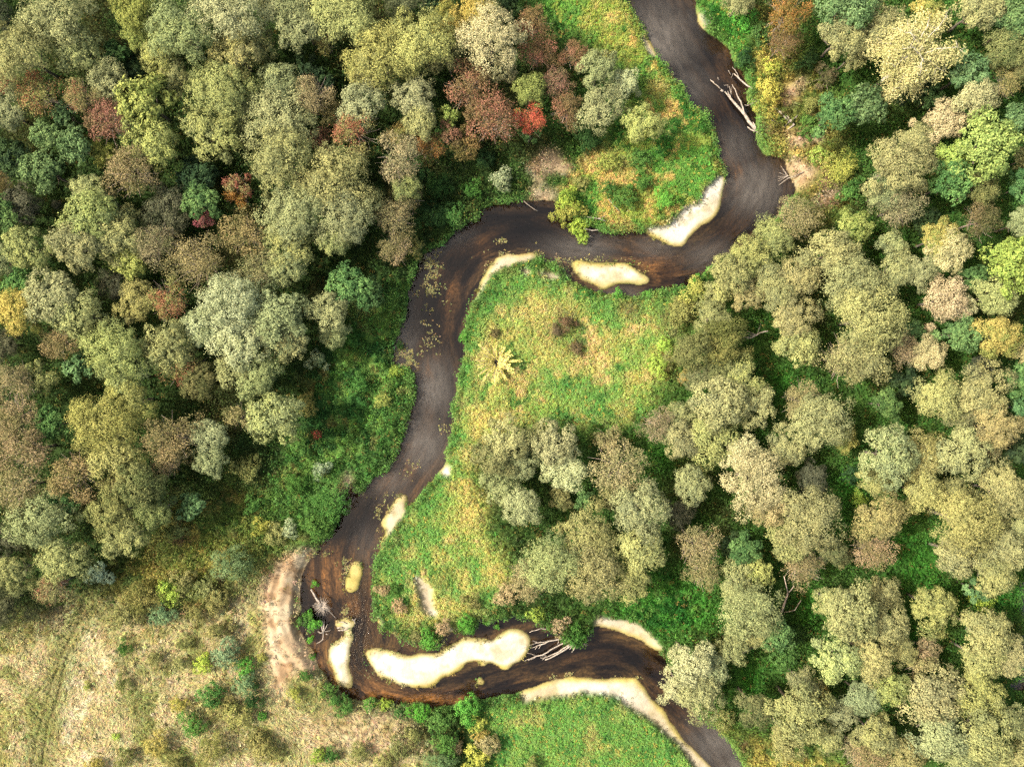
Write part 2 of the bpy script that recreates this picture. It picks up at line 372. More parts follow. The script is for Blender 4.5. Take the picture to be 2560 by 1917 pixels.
DIRTP = [
 [(1323,502),(1330,478),(1365,478),(1393,486),(1396,504),(1376,506)],
 [(1318,423),(1350,395),(1380,382),(1400,390),(1430,428),(1415,440),(1400,430),(1372,436),(1352,450),(1360,485),(1345,482),(1340,450),(1330,435)],
 [(1946,232),(1984,206),(2010,203),(2008,218),(1986,232),(1980,262),(1968,255)], [(1955,340),(1990,345),(2036,325),(2046,354),(2010,368),(1990,380),(1966,372)],
 [(1960,390),(1985,400),(2030,422),(2036,436),(2005,470),(1990,480),(1972,436)], [(2010,498),(2040,502),(2070,480),(2096,474),(2085,496),(2053,526),(2030,520)],
 [(700,1400),(730,1376),(768,1370),(800,1378),(776,1400),(760,1435),(754,1500),(745,1540),(752,1575),(790,1628),(800,1660),(780,1680),(748,1670),(722,1700),(708,1745),(692,1730),(684,1690),(672,1640),(668,1580),(662,1520),(664,1470),(676,1430)],
 [(840,1222),(862,1195),(878,1175),(880,1206),(866,1222),(850,1240)], [(1080,1040),(1090,1040),(1086,1060)],
 [(720,1800),(860,1770),(960,1790),(1010,1800),(1000,1850),(930,1880),(840,1850),(760,1830)],
]
sand = np.zeros(WAT.shape); dirt = np.zeros(WAT.shape)
for p in SANDP: sand = np.maximum(sand, np.clip(blur(inside(p, JX, JY), 0.8), 0, 1))
barsoft = np.clip(blur(BARM, 1.2) * 1.0, 0, 1)
for p in DIRTP[:-1]: dirt = np.maximum(dirt, soft(p, 0.5))
dirt = np.maximum(dirt, 0.75 * soft(DIRTP[-1], 1.6))
sandall = np.maximum(sand, barsoft)

# --- colour of the land
def blend(c, col, w):
    return c * (1 - w[..., None]) + np.asarray(col)[None, None, :] * w[..., None]
n8 = fbm(GX, GY, 8, 1, 5); n3 = fbm(GX, GY, 3.0, 12, 4); n1 = fbm(GX, GY, 1.1, 20, 3); n5 = fbm(GX, GY, 5.0, 40, 4)
Z_IN = [(1190,760),(1240,690),(1290,660),(1400,690),(1480,735),(1600,750),(1720,730),(1745,780),(1690,830),(1670,900),(1650,980),(1600,1050),(1500,1075),(1400,1060),(1300,1070),(1200,1110),(1190,1180),(1220,1300),(1270,1400),(1285,1480),(1200,1545),(1100,1580),(945,1550),(935,1400),(1000,1300),(1105,1165),(1130,1000),(1150,850),(1170,780)]
Z_UP = [(1340,-40),(1565,-40),(1600,60),(1620,120),(1660,165),(1700,215),(1770,300),(1795,380),(1800,450),(1750,510),(1690,560),(1600,580),(1500,580),(1400,520),(1420,440),(1460,390),(1540,350),(1580,260),(1600,190),(1480,130),(1400,80),(1345,10)]
Z_BOT = [(1190,1745),(1306,1747),(1460,1724),(1532,1733),(1660,1822),(1741,1918),(1800,2000),(1200,2000),(1225,1900),(1205,1830)]
Z_DRY = [(-160,1590),(0,1575),(150,1535),(250,1490),(380,1510),(480,1530),(560,1500),(640,1480),(690,1400),(700,1560),(790,1650),(830,1720),(900,1760),(1000,1785),(1070,1850),(1090,2000),(-160,2000)]
Z_STRAW = [(190,1545),(270,1545),(300,1600),(310,1760),(300,1917),(290,1990),(140,1990),(150,1880),(175,1760),(170,1680)]
Z_LEFT = [(1030,700),(1015,800),(985,880),(985,930),(1035,930),(1045,970),(1020,1050),(1005,1110),(940,1195),(900,1235),(850,1290),(800,1355),(700,1390),(640,1340),(600,1290),(640,1240),(700,1150),(780,1000),(800,900),(880,800),(960,720)]
Z_LY = [(480,1230),(560,1200),(640,1260),(700,1330),(700,1390),(640,1480),(560,1520),(380,1530),(280,1470),(360,1400),(440,1330)]
Z_RB = [(1850,60),(1900,40),(1960,80),(2040,240),(2060,330),(2060,440),(2110,480),(2080,540),(1990,520),(1985,470),(1930,395),(1900,340),(1890,270),(1870,240),(1870,190)]
Z_RG = [(1740,0),(1800,-20),(1840,30),(1870,120),(1880,190),(1900,300),(1905,380),(1895,330),(1870,230),(1835,150),(1790,90)]
Z_REED = [(1560,1440),(1640,1420),(1760,1450),(1830,1560),(1720,1570),(1645,1605),(1600,1560),(1530,1540)]
Z_BR = [(1735,1770),(1800,1800),(1880,1850),(1960,1850),(2080,1880),(2200,1990),(1900,1990),(1850,1900)]
right = sstep(1100, 1700, WPX)
base = alb(64, 88, 44)[None, None, :] * (1 - right[..., None]) + alb(72, 110, 46)[None, None, :] * right[..., None]
base = base * (0.65 + 0.7 * n3[..., None])
base = blend(base, alb(78, 70, 44), sstep(0.56, 0.70, n5) * 0.5)
vegd = np.full(WAT.shape, 0.55)            # how thickly the herbs stand
tall = np.full(WAT.shape, 0.55)            # how high
m_in = soft(Z_IN, 1.2); m_up = soft(Z_UP, 1.2); m_bot = soft(Z_BOT, 0.8); m_dry = soft(Z_DRY, 2.0); m_straw = soft(Z_STRAW, 1.6)
m_left = soft(Z_LEFT, 1.5); m_ly = soft(Z_LY, 2.5); m_rb = soft(Z_RB, 1.5); m_rg = soft(Z_RG, 0.8); m_reed = soft(Z_REED, 1.0); m_br = soft(Z_BR, 1.2)
def mottle(cols, seeds, widths):
    c = np.broadcast_to(np.asarray(cols[0]), WAT.shape + (3,)).copy()
    for k, (cc, s, (sc, a, b)) in enumerate(zip(cols[1:], seeds, widths)):
        c = blend(c, cc, sstep(a, b, fbm(GX, GY, sc, s, 4)))
    return c
c_in = mottle([alb(150,180,84), alb(112,164,74), alb(184,186,98), alb(208,188,114), alb(84,136,60)], [3, 14, 25, 33], [(4, .42, .66), (3.4, .48, .68), (2.6, .55, .72), (2.2, .58, .72)])
och = np.zeros(WAT.shape)
for x, y, r in [(1200,960,60),(1180,1040,55),(1190,1120,55),(1160,1200,60),(1190,1280,60),(1210,1360,60),(1230,1440,50),(1150,1480,60),(1010,1480,45),(1000,1540,40),(1330,760,40),(1240,830,35)]: och = np.maximum(och, spot(x, y, r))
c_in = blend(c_in, alb(224,204,112), och * sstep(0.40, 0.58, n3) * 0.85)
edge_in = sstep(0.985, 0.6, lb3)
grn = np.maximum(edge_in, 0)
for x, y, r in [(1060,1260,50),(1020,1330,55),(980,1420,45),(1280,720,60),(1220,760,40),(1100,1240,40),(1240,1330,40),(1490,1040,60),(960,1500,30),(1230,1490,40)]: grn = np.maximum(grn, spot(x, y, r))
c_in = blend(c_in, alb(104,160,72), np.clip(grn * 1.1, 0, 1) * (0.55 + 0.45 * sstep(0.35, 0.6, n1)))
brn = np.zeros(WAT.shape)
for x, y, r in [(1415,800,35),(1390,830,30),(1440,870,28),(1680,800,40),(1570,775,30)]: brn = np.maximum(brn, spot(x, y, r))
c_in = blend(c_in, alb(118,106,72), brn * 0.8)
c_up = mottle([alb(100,158,62), alb(150,172,70), alb(206,180,96), alb(66,118,46)], [5, 16, 29], [(4, .48, .60), (3, .55, .66), (2.4, .57, .68)])
och2 = np.zeros(WAT.shape)
for x, y, r in [(1540,50,55),(1580,100,40),(1500,90,45),(1640,230,30),(1500,430,50),(1560,440,40),(1690,380,35),(1480,400,40)]: och2 = np.maximum(och2, spot(x, y, r))
c_up = blend(c_up, alb(208,186,104), och2 * sstep(0.35, 0.6, n3) * 0.8)
c_bot = mottle([alb(108,158,70), alb(128,172,78), alb(160,170,88), alb(84,138,62)], [6, 18, 31], [(3, .45, .6), (4, .56, .68), (1.6, .55, .68)])
c_dry = mottle([alb(202,194,132), alb(182,178,106), alb(212,198,144), alb(156,160,92)], [7, 19, 32], [(5, .46, .6), (3, .52, .64), (3.4, .56, .68)])
c_straw = mottle([alb(228,214,160), alb(210,196,136), alb(240,230,186)], [8, 22], [(2.2, .5, .66), (1.8, .56, .7)])
c_left = mottle([alb(80,126,56), alb(58,102,48), alb(108,152,66), alb(134,140,74)], [10, 23, 35], [(4, .44, .6), (3, .54, .66), (2, .62, .74)])
c_ly = mottle([alb(118,132,60), alb(88,112,50), alb(164,156,74), alb(120,104,70)], [11, 24, 36], [(4, .45, .6), (2.5, .54, .66), (2.4, .6, .72)])
c_rb = mottle([alb(140,134,64), alb(104,116,52), alb(196,178,82), alb(150,122,92)], [13, 26, 37], [(3, .46, .6), (2.2, .54, .66), (2.6, .56, .68)])
c_green = mottle([alb(74,140,50), alb(50,110,42), alb(104,160,66)], [15, 28], [(2, .5, .64), (1.6, .55, .68)])
LCOL = base
for cc, mm in ((c_left, m_left), (c_ly, m_ly), (c_dry, m_dry), (c_straw, m_straw), (c_rb, m_rb), (c_green, m_rg), (c_green * 0.85, m_reed), (c_in, m_in), (c_up, m_up), (c_bot, m_bot), (c_ly * 1.15, m_br)):
    LCOL = LCOL * (1 - mm[..., None]) + cc * mm[..., None]
# darker and livelier green clearings between the trees of the right side
for x, y, r, ry in [(1930,740,40,70),(1890,700,35,40),(2110,1210,50,60),(2080,1300,30,50),(2290,1400,55,75),(2240,1350,40,40),(2330,1490,60,60),(2500,1480,60,45),(1650,1140,35,45),(1950,960,50,40),(2260,1590,50,50),(2010,1510,35,70),(1870,1690,40,60)]:
    w = np.exp(-(((WPX - x) / r) ** 2 + ((WPY - y) / ry) ** 2)); LCOL = blend(LCOL, alb(62,122,40), np.clip(w * 0.9, 0, 1)); vegd = np.maximum(vegd, w)
# bright fringe of herbs along the water
fr = sstep(0.80, 0.45, lb2) * LAND * (1 - sandall) * (1 - dirt) * (1 - 0.6 * m_dry)
LCOL = blend(LCOL, alb(110,158,74), np.clip(fr, 0, 1) * 0.7)
# wheel tracks in the dry meadow
def polydist(pl):
    d = np.full(WAT.shape, 1e9)
    for (ax, ay), (bx, by) in zip(pl[:-1], pl[1:]):
        t = np.clip(((PX - ax) * (bx - ax) + (PY - ay) * (by - ay)) / ((bx - ax) ** 2 + (by - ay) ** 2), 0, 1)
        d = np.minimum(d, np.hypot(PX - ax - t * (bx - ax), PY - ay - t * (by - ay)))
    return d
tr1 = polydist([(290,1462),(235,1520),(200,1560),(165,1620),(140,1700),(118,1780),(100,1850),(88,1930),(84,2000)])
tr2 = polydist([(205,1545),(185,1600),(165,1680),(150,1750),(130,1800),(122,1850),(112,1930),(108,2000)])
strip = np.exp(-(np.minimum(tr1, tr2) / 30.0) ** 2) * m_dry
LCOL = blend(LCOL, alb(158,162,94), strip * 0.75)
ruts = np.maximum(np.exp(-(tr1 / 4.0) ** 2), np.exp(-(tr2 / 4.0) ** 2)) * m_dry
LCOL = blend(LCOL, alb(92,88,48), ruts * 0.55)
# bare soil and sand
TERR = polydist([(830,1340),(796,1372),(770,1405),(754,1450),(748,1500),(742,1545),(752,1585),(785,1630),(800,1670),(830,1725)]) + (fbm(GX, GY, 4, 46, 3) - 0.5) * 40
gully = 0.5 + 0.5 * np.sin(TERR / 26.0 * 2 * np.pi) * (0.2 + 0.9 * n3) + 0.5 * (fbm(GX, GY, 1.3, 47, 3) - 0.5)
soil = mottle([alb(198,172,136), alb(172,142,106), alb(216,196,160)], [17, 30], [(1.4, .46, .62), (2.0, .54, .68)])

LCOL = LCOL * (1 - dirt[..., None]) + soil * dirt[..., None]
white = alb(250,245,230, 3.5); dull = alb(220,200,158, 4.0)
gold = alb(222,204,112, 3.9)
sc = np.broadcast_to(white, WAT.shape + (3,)).copy()
d_edge = sstep(0.60, 0.985, blur(LAND, 4))                       # 0 at the wet edge, 1 inland
fring = 0.5 + 0.9 * (fbm(GX, GY, 2.6, 50, 3) - 0.5) * 2
wet = np.clip(0.95 - d_edge * 1.25 + (fring - 0.5) * 0.6, 0, 1)
sc = blend(sc, dull, np.clip(sstep(0.55, 0.7, n1) * 0.35, 0, 1))
for x, y, r in [(1000,1275,45),(970,1340,40),(1300,650,60),(1230,690,40),(1570,1570,70),(1640,1800,90),(1070,1490,50),(1370,1720,40),(1340,1735,40),(1740,1890,60),(1620,120,40),(1690,190,40),(1830,430,20),(1350,690,60)]:
    sc = blend(sc, dull, spot(x, y, r) * 0.8)
sc = blend(sc, gold, wet * 0.85)
for x, y, r in [(884,1450,48),(1650,608,26),(1630,596,22),(1530,655,60),(1460,652,40),(1060,1712,40),(1100,1690,35),(1150,1668,22),(1655,1765,28),(1600,1705,26),(1690,1830,22),(1205,1660,20),(1203,1702,20),(1260,1675,22),(1318,1640,22),(1440,1690,30),(1560,1692,26),(975,1588,24),(950,1558,14)]:
    sc = blend(sc, gold, np.clip(spot(x, y, r) * 1.1, 0, 1) * (1 - 0.75 * d_edge) )
sc = blend(sc, gold, np.clip(spot(884, 1450, 48), 0, 1))
damp = sstep(0.80, 0.52, blur(LAND, 2.2)) * (0.5 + 0.5 * sstep(0.4, 0.6, n1))
sc = blend(sc, alb(150,122,72,4.0), np.clip(damp, 0, 1) * 0.8)
sc = blend(sc, alb(196,182,120,3.9), sstep(0.56, 0.70, fbm(GX, GY, 1.8, 59, 4)) * 0.5)
sc = sc * (0.88 + 0.24 * fbm(GX, GY, 0.6, 63, 2))[..., None]
sc = sc * (0.78 + 0.40 * fbm(GX, GY, 1.4, 58, 4))[..., None]
LCOL = LCOL * (1 - sandall[..., None]) + sc * sandall[..., None]
far = np.clip((np.maximum(np.abs(GX) - 66, np.abs(GY) - 50)) / 8, 0, 1)
LCOL = blend(LCOL, alb(70,100,46), far * (1 - sandall) * LAND)

# --- flow coordinates along the river
CL = np.array([(1600,-260),(1640,-80),(1655,0),(1690,90),(1750,180),(1815,270),(1855,370),(1885,450),(1860,530),(1780,600),(1680,640),(1560,630),(1450,610),(1330,580),(1220,590),(1130,650),(1090,760),(1070,880),(1085,960),(1075,1060),(1020,1160),(930,1270),(885,1360),(895,1470),(900,1560),(893,1640),(930,1710),(1050,1742),(1180,1720),(1300,1690),(1450,1650),(1560,1640),(1650,1700),(1740,1810),(1820,1920),(1880,2000),(1960,2250)], float)
def flowmap(X, Y):
    shp = X.shape; X = X.ravel(); Y = Y.ravel()
    bd = np.full(X.shape, 1e9); S = np.zeros(X.shape); T = np.zeros(X.shape); acc = 0.0
    # smooth centre line
    pts = CL.copy()
    for _ in range(2):
        q = [pts[0]]
        for a, b in zip(pts[:-1], pts[1:]): q += [a * .75 + b * .25, a * .25 + b * .75]
        q.append(pts[-1]); pts = np.array(q)
    for a, b in zip(pts[:-1], pts[1:]):
        d = b - a; L2 = (d ** 2).sum(); Ln = math.sqrt(L2)
        t = np.clip(((X - a[0]) * d[0] + (Y - a[1]) * d[1]) / L2, 0, 1)
        ex = X - a[0] - t * d[0]; ey = Y - a[1] - t * d[1]; dd = ex * ex + ey * ey
        m = dd < bd
        bd[m] = dd[m]; S[m] = acc + t[m] * Ln; T[m] = (np.sign(ex * d[1] - ey * d[0]) * np.sqrt(dd))[m]
        acc += Ln
    return np.stack([S * MPP, T * MPP, np.zeros_like(S)], 1).reshape(shp + (3,))
FLOW = flowmap(PX, PY)
# --- colour of the river bed
apron = sstep(0.03, 0.45, blur(sandall > 0.5, 8))
fs = fbm(FLOW[..., 0] / 5.0, FLOW[..., 1] / 0.9, 1.0, 52, 4)
bed = np.broadcast_to(alb(46, 39, 38, 5.0), WAT.shape + (3,)).copy()
bed = blend(bed, alb(86, 70, 52, 4.6), sstep(0.46, 0.62, fs))
shal = np.clip(sstep(0.12, 0.5, lb3), 0, 1)
bed = blend(bed, alb(108, 92, 66, 3.6), shal * 0.75 * sstep(0.35, 0.55, fs))
for x, y, r, ry, w in [(1600,660,70,28,.7),(1640,690,50,20,.5),(800,1450,60,90,.75),(790,1680,40,60,.8),(870,1560,25,60,.4),(930,1700,60,40,.8),(1060,1742,120,16,.9),(1830,430,26,50,.9),(1065,930,26,60,.7),(1035,1130,50,70,.45),(985,1190,40,30,.5),(1660,1790,60,60,.6),(960,1480,30,90,.35),(1020,1640,30,16,.4),(930,1420,20,60,.4),(1180,600,60,40,.3),(1100,700,40,80,.35),(850,1640,30,60,.3)]:
    k = np.exp(-(((WPX - x) / r) ** 2 + ((WPY - y) / ry) ** 2))
    bed = blend(bed, alb(172, 132, 78, 2.6), np.clip(k * w * (0.3 + 1.1 * sstep(0.38, 0.6, fs)), 0, 1))
for x, y, r, ry, w in [(1310,560,110,36,.8),(1120,600,60,60,.6),(1080,760,40,110,.55),(1760,130,60,60,.5),(760,1480,20,70,.5),(790,1560,40,40,.7),(830,1330,40,40,.6),(1590,1640,70,50,.6),(1690,1750,40,60,.6),(895,1650,16,90,.6),(905,1480,16,80,.5)]:  # near-black pools; the northernmost is a tree reflection painted into the bed
    k = np.exp(-(((WPX - x) / r) ** 2 + ((WPY - y) / ry) ** 2)); bed = blend(bed, alb(20, 18, 20, 5.0), np.clip(k * w * 1.2, 0, 1))
bed = blend(bed, alb(126, 108, 68, 3.4), np.clip(apron * (0.15 + 0.9 * sstep(0.36, 0.6, fs)), 0, 0.9))
# --- heights
u = np.clip((lb - 0.5) * 2, -1, 1)
vegmask = LAND * (1 - sandall) * (1 - dirt)
steep = 0.9 + 0.7 * np.clip(soft(DIRTP[6], 2.0), 0, 1)
hl = 0.05 + steep * sstep(0.0, 1.0, u) * sstep(0.5, 0.95, lb2) * 0.8
hs = 0.02 + 0.16 * sstep(0.0, 1.0, u) + 0.14 * sstep(0.6, 1.0, lb2) + 0.05 * (n1 - 0.5)
lump = (0.45 * (n3 - 0.45) + 0.30 * (n1 - 0.45)) * sstep(0.6, 0.95, lb2)
HT = np.where(lb >= 0.5, hl + lump * vegmask * (1 - 0.65 * m_dry) + 0.5 * (n8 - 0.4) * vegmask, 0)
HT = HT * (1 - sandall) + hs * sandall
HT = HT + dirt * (gully - 0.5) * 0.28 * sstep(0.6, 0.9, lb2)
HB = -0.03 - 0.30 * sstep(0, 1, -u) * (1 - 0.6 * apron) - 0.75 * sstep(0.5, 0.0, lb3)
HT = np.where(lb >= 0.5, np.maximum(HT, 0.02), HB)
HT -= ruts * 0.10
GCOL = np.where((lb >= 0.5)[..., None], LCOL, bed)

# --- one terrain grid, cut along its own cells into ground, sandbars and river bed
ox = np.array([79, 84, 92, 106, 130, 175, 260, 420, 700, 1200.0])
xs = np.concatenate([-ox[::-1], gx, ox]); oy = ox - 16
ys = np.concatenate([-oy[::-1], gy, oy])
ix = np.clip(np.arange(len(xs)) - len(ox), 0, NX - 1); iy = np.clip(np.arange(len(ys)) - len(oy), 0, NY - 1)
TX, TY = np.meshgrid(xs, ys, indexing='ij')
TZ = HT[np.ix_(ix, iy)]; TCOL = GCOL[np.ix_(ix, iy)]; TFL = FLOW[np.ix_(ix, iy)]
ZONE = np.where(lb < 0.5, 100, 0); ZONE = np.where((lb >= 0.5) & BARM, BARI, ZONE)
TZONE = ZONE[np.ix_(ix, iy)]
na, nb = TX.shape
idx = np.arange(na * nb).reshape(na, nb)
FA = np.stack([idx[:-1, :-1], idx[1:, :-1], idx[1:, 1:], idx[:-1, 1:]], -1).reshape(-1, 4)
FZ = TZONE[:-1, :-1].ravel()
TV = np.stack([TX, TY, TZ], -1).reshape(-1, 3); TC = TCOL.reshape(-1, 3); TF = TFL.reshape(-1, 3)
SANDV = np.maximum(sandall, dirt)[np.ix_(ix, iy)].ravel()
def sub_terrain(name, sel, mats, midx=None):
    f = FA[sel]; used, inv = np.unique(f, return_inverse=True)
    me = mesh_np(name, TV[used], inv.reshape(-1, 4), mats, {'flow': TF[used]}, TC[used], smooth=True, midx=midx)
    o = link(name, me); o['kind'] = 'structure'; return o
selg = FZ == 0
sub_terrain('ground', selg, [M_GROUND, M_SAND], (SANDV[FA[selg][:, 0]] > 0.5).astype(int))
sub_terrain('river_bed', FZ == 100, [M_BED])
for i in range(len(BARS)):
    if (FZ == i + 1).sum() > 4: sub_terrain('sandbar', FZ == i + 1, [M_SAND])

# --- the water sheet
wx = np.arange(-76, 76.1, 0.4); wy = np.arange(-60, 60.1, 0.4)
WX, WY = np.meshgrid(wx, wy, indexing='ij')
wpx = WX / MPP + 1280; wpy = 958.5 - WY / MPP
murk_sheen = np.full(WX.shape, 0.02); rough = np.full(WX.shape, 0.10)
for x, y, r, ry, w in [(1640,100,90,110,.95),(1720,220,60,60,.6),(1880,470,70,70,.9),(1830,380,60,60,.6),(1450,622,90,34,.8),(1640,620,60,30,.5),(1780,640,80,40,.55),(1080,595,40,36,.55),(1140,585,40,30,.5),(1005,840,34,60,.8),(1080,970,50,70,.95),(1060,1110,60,80,.8),(980,1200,70,50,.45),(1790,1850,80,70,.9),(1850,1930,80,60,.9),(1550,735,60,16,.7),(2560,1500,60,60,.95),(2560,1710,60,60,.8),(920,1370,40,60,.3)]:  # pale sky sheen painted as patches over the faint murk
    murk_sheen = np.maximum(murk_sheen, w * np.exp(-(((wpx - x) / r) ** 2 + ((wpy - y) / ry) ** 2)))
murk_sheen *= 0.75 + 0.5 * fbm(WX, WY, 5, 55, 3)
for x, y, r, ry, w in [(1640,640,90,50,1.0),(1560,600,50,50,.8),(900,1560,40,110,1.0),(890,1660,40,60,.9),(1080,1740,90,30,.8),(1180,1620,60,20,.6),(1060,1600,60,30,.6)]:
    rough = np.maximum(rough, w * np.exp(-(((wpx - x) / r) ** 2 + ((wpy - y) / ry) ** 2)))
wi = np.arange(WX.size).reshape(WX.shape)
WFc = np.stack([wi[:-1, :-1], wi[1:, :-1], wi[1:, 1:], wi[:-1, 1:]], -1).reshape(-1, 4)
bx = np.clip(((WX[:-1, :-1] + 0.2 + 76) / CELL).astype(int), 0, NX - 1); by = np.clip(((WY[:-1, :-1] + 0.2 + 60) / CELL).astype(int), 0, NY - 1)
near = (lb3 < 0.995)[bx, by].ravel()
f = WFc[near]; used, inv = np.unique(f, return_inverse=True)
wV = np.stack([WX, WY, np.zeros_like(WX)], -1).reshape(-1, 3)
wfl = flowmap(wpx, wpy).reshape(-1, 3)
o = link('river', mesh_np('river', wV[used], inv.reshape(-1, 4), [M_WATER], {'flow': wfl[used], 'murk_sheen': murk_sheen.ravel()[used], 'rough': rough.ravel()[used]}, smooth=True))
o['kind'] = 'structure'

def ras(A, x, y):
    i = np.clip(np.round((x + 76) / CELL).astype(int), 0, NX - 1); j = np.clip(np.round((y + 60) / CELL).astype(int), 0, NY - 1)
    return A[i, j]
def ground_z(x, y): return float(ras(HT, np.array([x]), np.array([y]))[0])

# --- low plants nobody could count
def herbs(name, dens, per_m2, k, leaf_l, leaf_w, hgt, mat, flat=0.5, jit=0.35, cboost=1.0, combed=False, accent=None):
    r = np.random.default_rng(abs(hash(name)) % 1000 + 5 if False else sum(map(ord, name)))
    n = int(per_m2 * 152 * 120 * 1.0)
    x = r.uniform(-70, 70, n); y = r.uniform(-54, 54, n)
    keep = r.random(n) < ras(dens, x, y)
    x, y = x[keep], y[keep]; n = len(x)
    hh = hgt * r.uniform(0.4, 1.2, n) * ras(tall, x, y) * 1.6
    z0 = ras(HT, x, y)
    c = ras(LCOL, x, y) * cboost
    v = r.uniform(1 - jit, 1 + jit, (n, 1)); hj = 1 + r.normal(0, 0.10, (n, 3))
    c = c * v * hj
    if accent is not None:
        for col, p in accent:
            s = r.random(n) < p; c[s] = np.asarray(col) * r.uniform(0.7, 1.2, (s.sum(), 1))
    X = np.repeat(x, k); Y = np.repeat(y, k); Z0 = np.repeat(z0, k); HH = np.repeat(hh, k); CC = np.repeat(c, k, 0)
    rad = np.repeat(0.10 + 0.25 * hh, k) * np.sqrt(r.random(n * k)); a = r.uniform(0, 2 * np.pi, n * k)
    ctr = np.stack([X + rad * np.cos(a), Y + rad * np.sin(a), Z0 + 0.03 + HH * r.uniform(0.25, 1.0, n * k)], 1)
    if combed:
        th = fbm(X, Y, 6, 57, 3) * 9 + r.normal(0, 0.35, n * k) + 1.2
        t = np.stack([np.cos(th), np.sin(th), r.normal(0.12, 0.2, n * k)], 1); t /= np.linalg.norm(t, axis=1, keepdims=True)
        N = np.stack([r.normal(0, .35, n * k), r.normal(0, .35, n * k), np.ones(n * k)], 1); N -= (N * t).sum(1, keepdims=True) * t; N /= np.linalg.norm(N, axis=1, keepdims=True)
        b = np.cross(N, t); l = leaf_l * r.uniform(.6, 1.4, n * k)[:, None]; w = leaf_w * r.uniform(.6, 1.4, n * k)[:, None]
        V = np.stack([ctr - t * l / 2, ctr + b * w / 2, ctr + t * l / 2, ctr - b * w / 2], 1).reshape(-1, 3); F = np.arange(4 * n * k).reshape(-1, 4)
    else:
        N = np.stack([np.cos(a) * (1 - flat) + r.normal(0, .4, n * k), np.sin(a) * (1 - flat) + r.normal(0, .4, n * k), np.full(n * k, flat + 0.3)], 1)
        V, F = leaves(ctr, N, leaf_l, leaf_w, r)
    CC = CC * r.uniform(0.85, 1.15, (n * k, 1))
    o = link(name, mesh_np(name, V, F, [mat], None, np.repeat(CC, 4, 0)))
    o['kind'] = 'stuff'
    return o
bare = np.clip(1 - np.maximum(sandall, blur(sand > 0.5, 2) * 1.3) * 1.15, 0, 1) * np.clip(1 - dirt * 0.92, 0, 1) * (lb > 0.5)
open_ = np.clip(m_in + m_up + m_bot + m_rg, 0, 1) * (1 - m_dry)
wood_ = np.clip(1 - m_in - m_up - m_bot - m_rg - m_dry - m_left * .9 - m_ly * .6 - m_reed * .6 - m_br, 0, 1)
tall = tall * (0.7 + 0.8 * n3) + 0.5 * fr + 1.1 * wood_ * sstep(0.42, 0.62, n5)
tall = np.where(m_bot > 0.5, tall * 0.8, tall)
herbs('meadow_herbs', open_ * bare, 24.0, 8, 0.18, 0.10, 0.34, M_GRASS, flat=0.75, cboost=1.45, jit=0.24, accent=[(alb(208,196,84), 0.05), (alb(150,190,84), 0.05)])
herbs('dry_grass', np.clip(m_dry + m_straw, 0, 1) * bare * (1 - ruts * .7), 26.0, 4, 0.46, 0.06, 0.20, M_GRASS, combed=True, jit=0.15, cboost=1.22)
shr = np.clip(1 - open_ - m_dry * 0.9, 0, 1) * bare
herbs('undergrowth', shr, 7.5, 9, 0.26, 0.14, 0.85, M_GRASS, flat=0.45, jit=0.45, cboost=1.35, accent=[(alb(96,130,60), 0.06), (alb(140,130,66), 0.04)])
herbs('bank_herbs', np.clip(fr * 1.3, 0, 1) * bare, 14.0, 9, 0.26, 0.11, 0.8, M_GRASS, flat=0.5, cboost=1.35, accent=[(alb(120,180,80), 0.12)])
# sparse seedlings on the sand
sd = sandall * sstep(0.9, 1.0, lb2) * sstep(0.50, 0.64, fbm(GX, GY, 3, 60, 3))
LC0 = LCOL; LCOL = np.broadcast_to(alb(112,140,64), LCOL.shape)
herbs('sand_seedlings', sd, 1.6, 7, 0.15, 0.07, 0.2, M_GRASS)
# floating weed on the slow water
weed = np.zeros(WAT.shape)
for x, y, r, ry, w in [(1075,665,26,40,1),(1060,720,40,30,.6),(1070,780,34,40,.45),(1075,840,20,40,.4),(1020,900,34,30,1.0),(1005,880,24,24,.8),(1225,670,26,26,.7),(1205,715,16,40,.7),(1260,640,20,10,.7),(1350,635,26,14,1),(1385,652,34,14,1),(1420,662,20,14,.8),(1258,602,12,8,1),(868,1420,20,34,1),(870,1375,18,20,.3),(1035,1180,24,30,.3),(1110,1075,14,14,.6),(955,1245,30,24,.35),(948,1280,10,40,.6),(868,1525,12,12,1),(760,1580,10,20,.4),(1500,650,60,7,.7),(1437,680,10,20,.6),(1440,1690,60,6,.8),(1580,1690,30,6,.8),(813,1385,8,6,.8),(1030,1055,14,10,.3),(1110,1610,10,8,.6)]:
    weed = np.maximum(weed, w * np.exp(-(((WPX - x) / r) ** 2 + ((WPY - y) / ry) ** 2) * 1.2))
weed = weed * sstep(0.50, 0.62, fbm(GX, GY, 0.9, 62, 3) + weed * 0.16) * (lb < 0.5)
LCOL = np.broadcast_to(alb(178,172,112), LC0.shape); HT0 = HT; HT = np.zeros_like(HT)
herbs('floating_weed', weed, 44.0, 4, 0.13, 0.10, 0.02, M_GRASS, flat=2.5, jit=0.3)
LCOL = LC0; HT = HT0
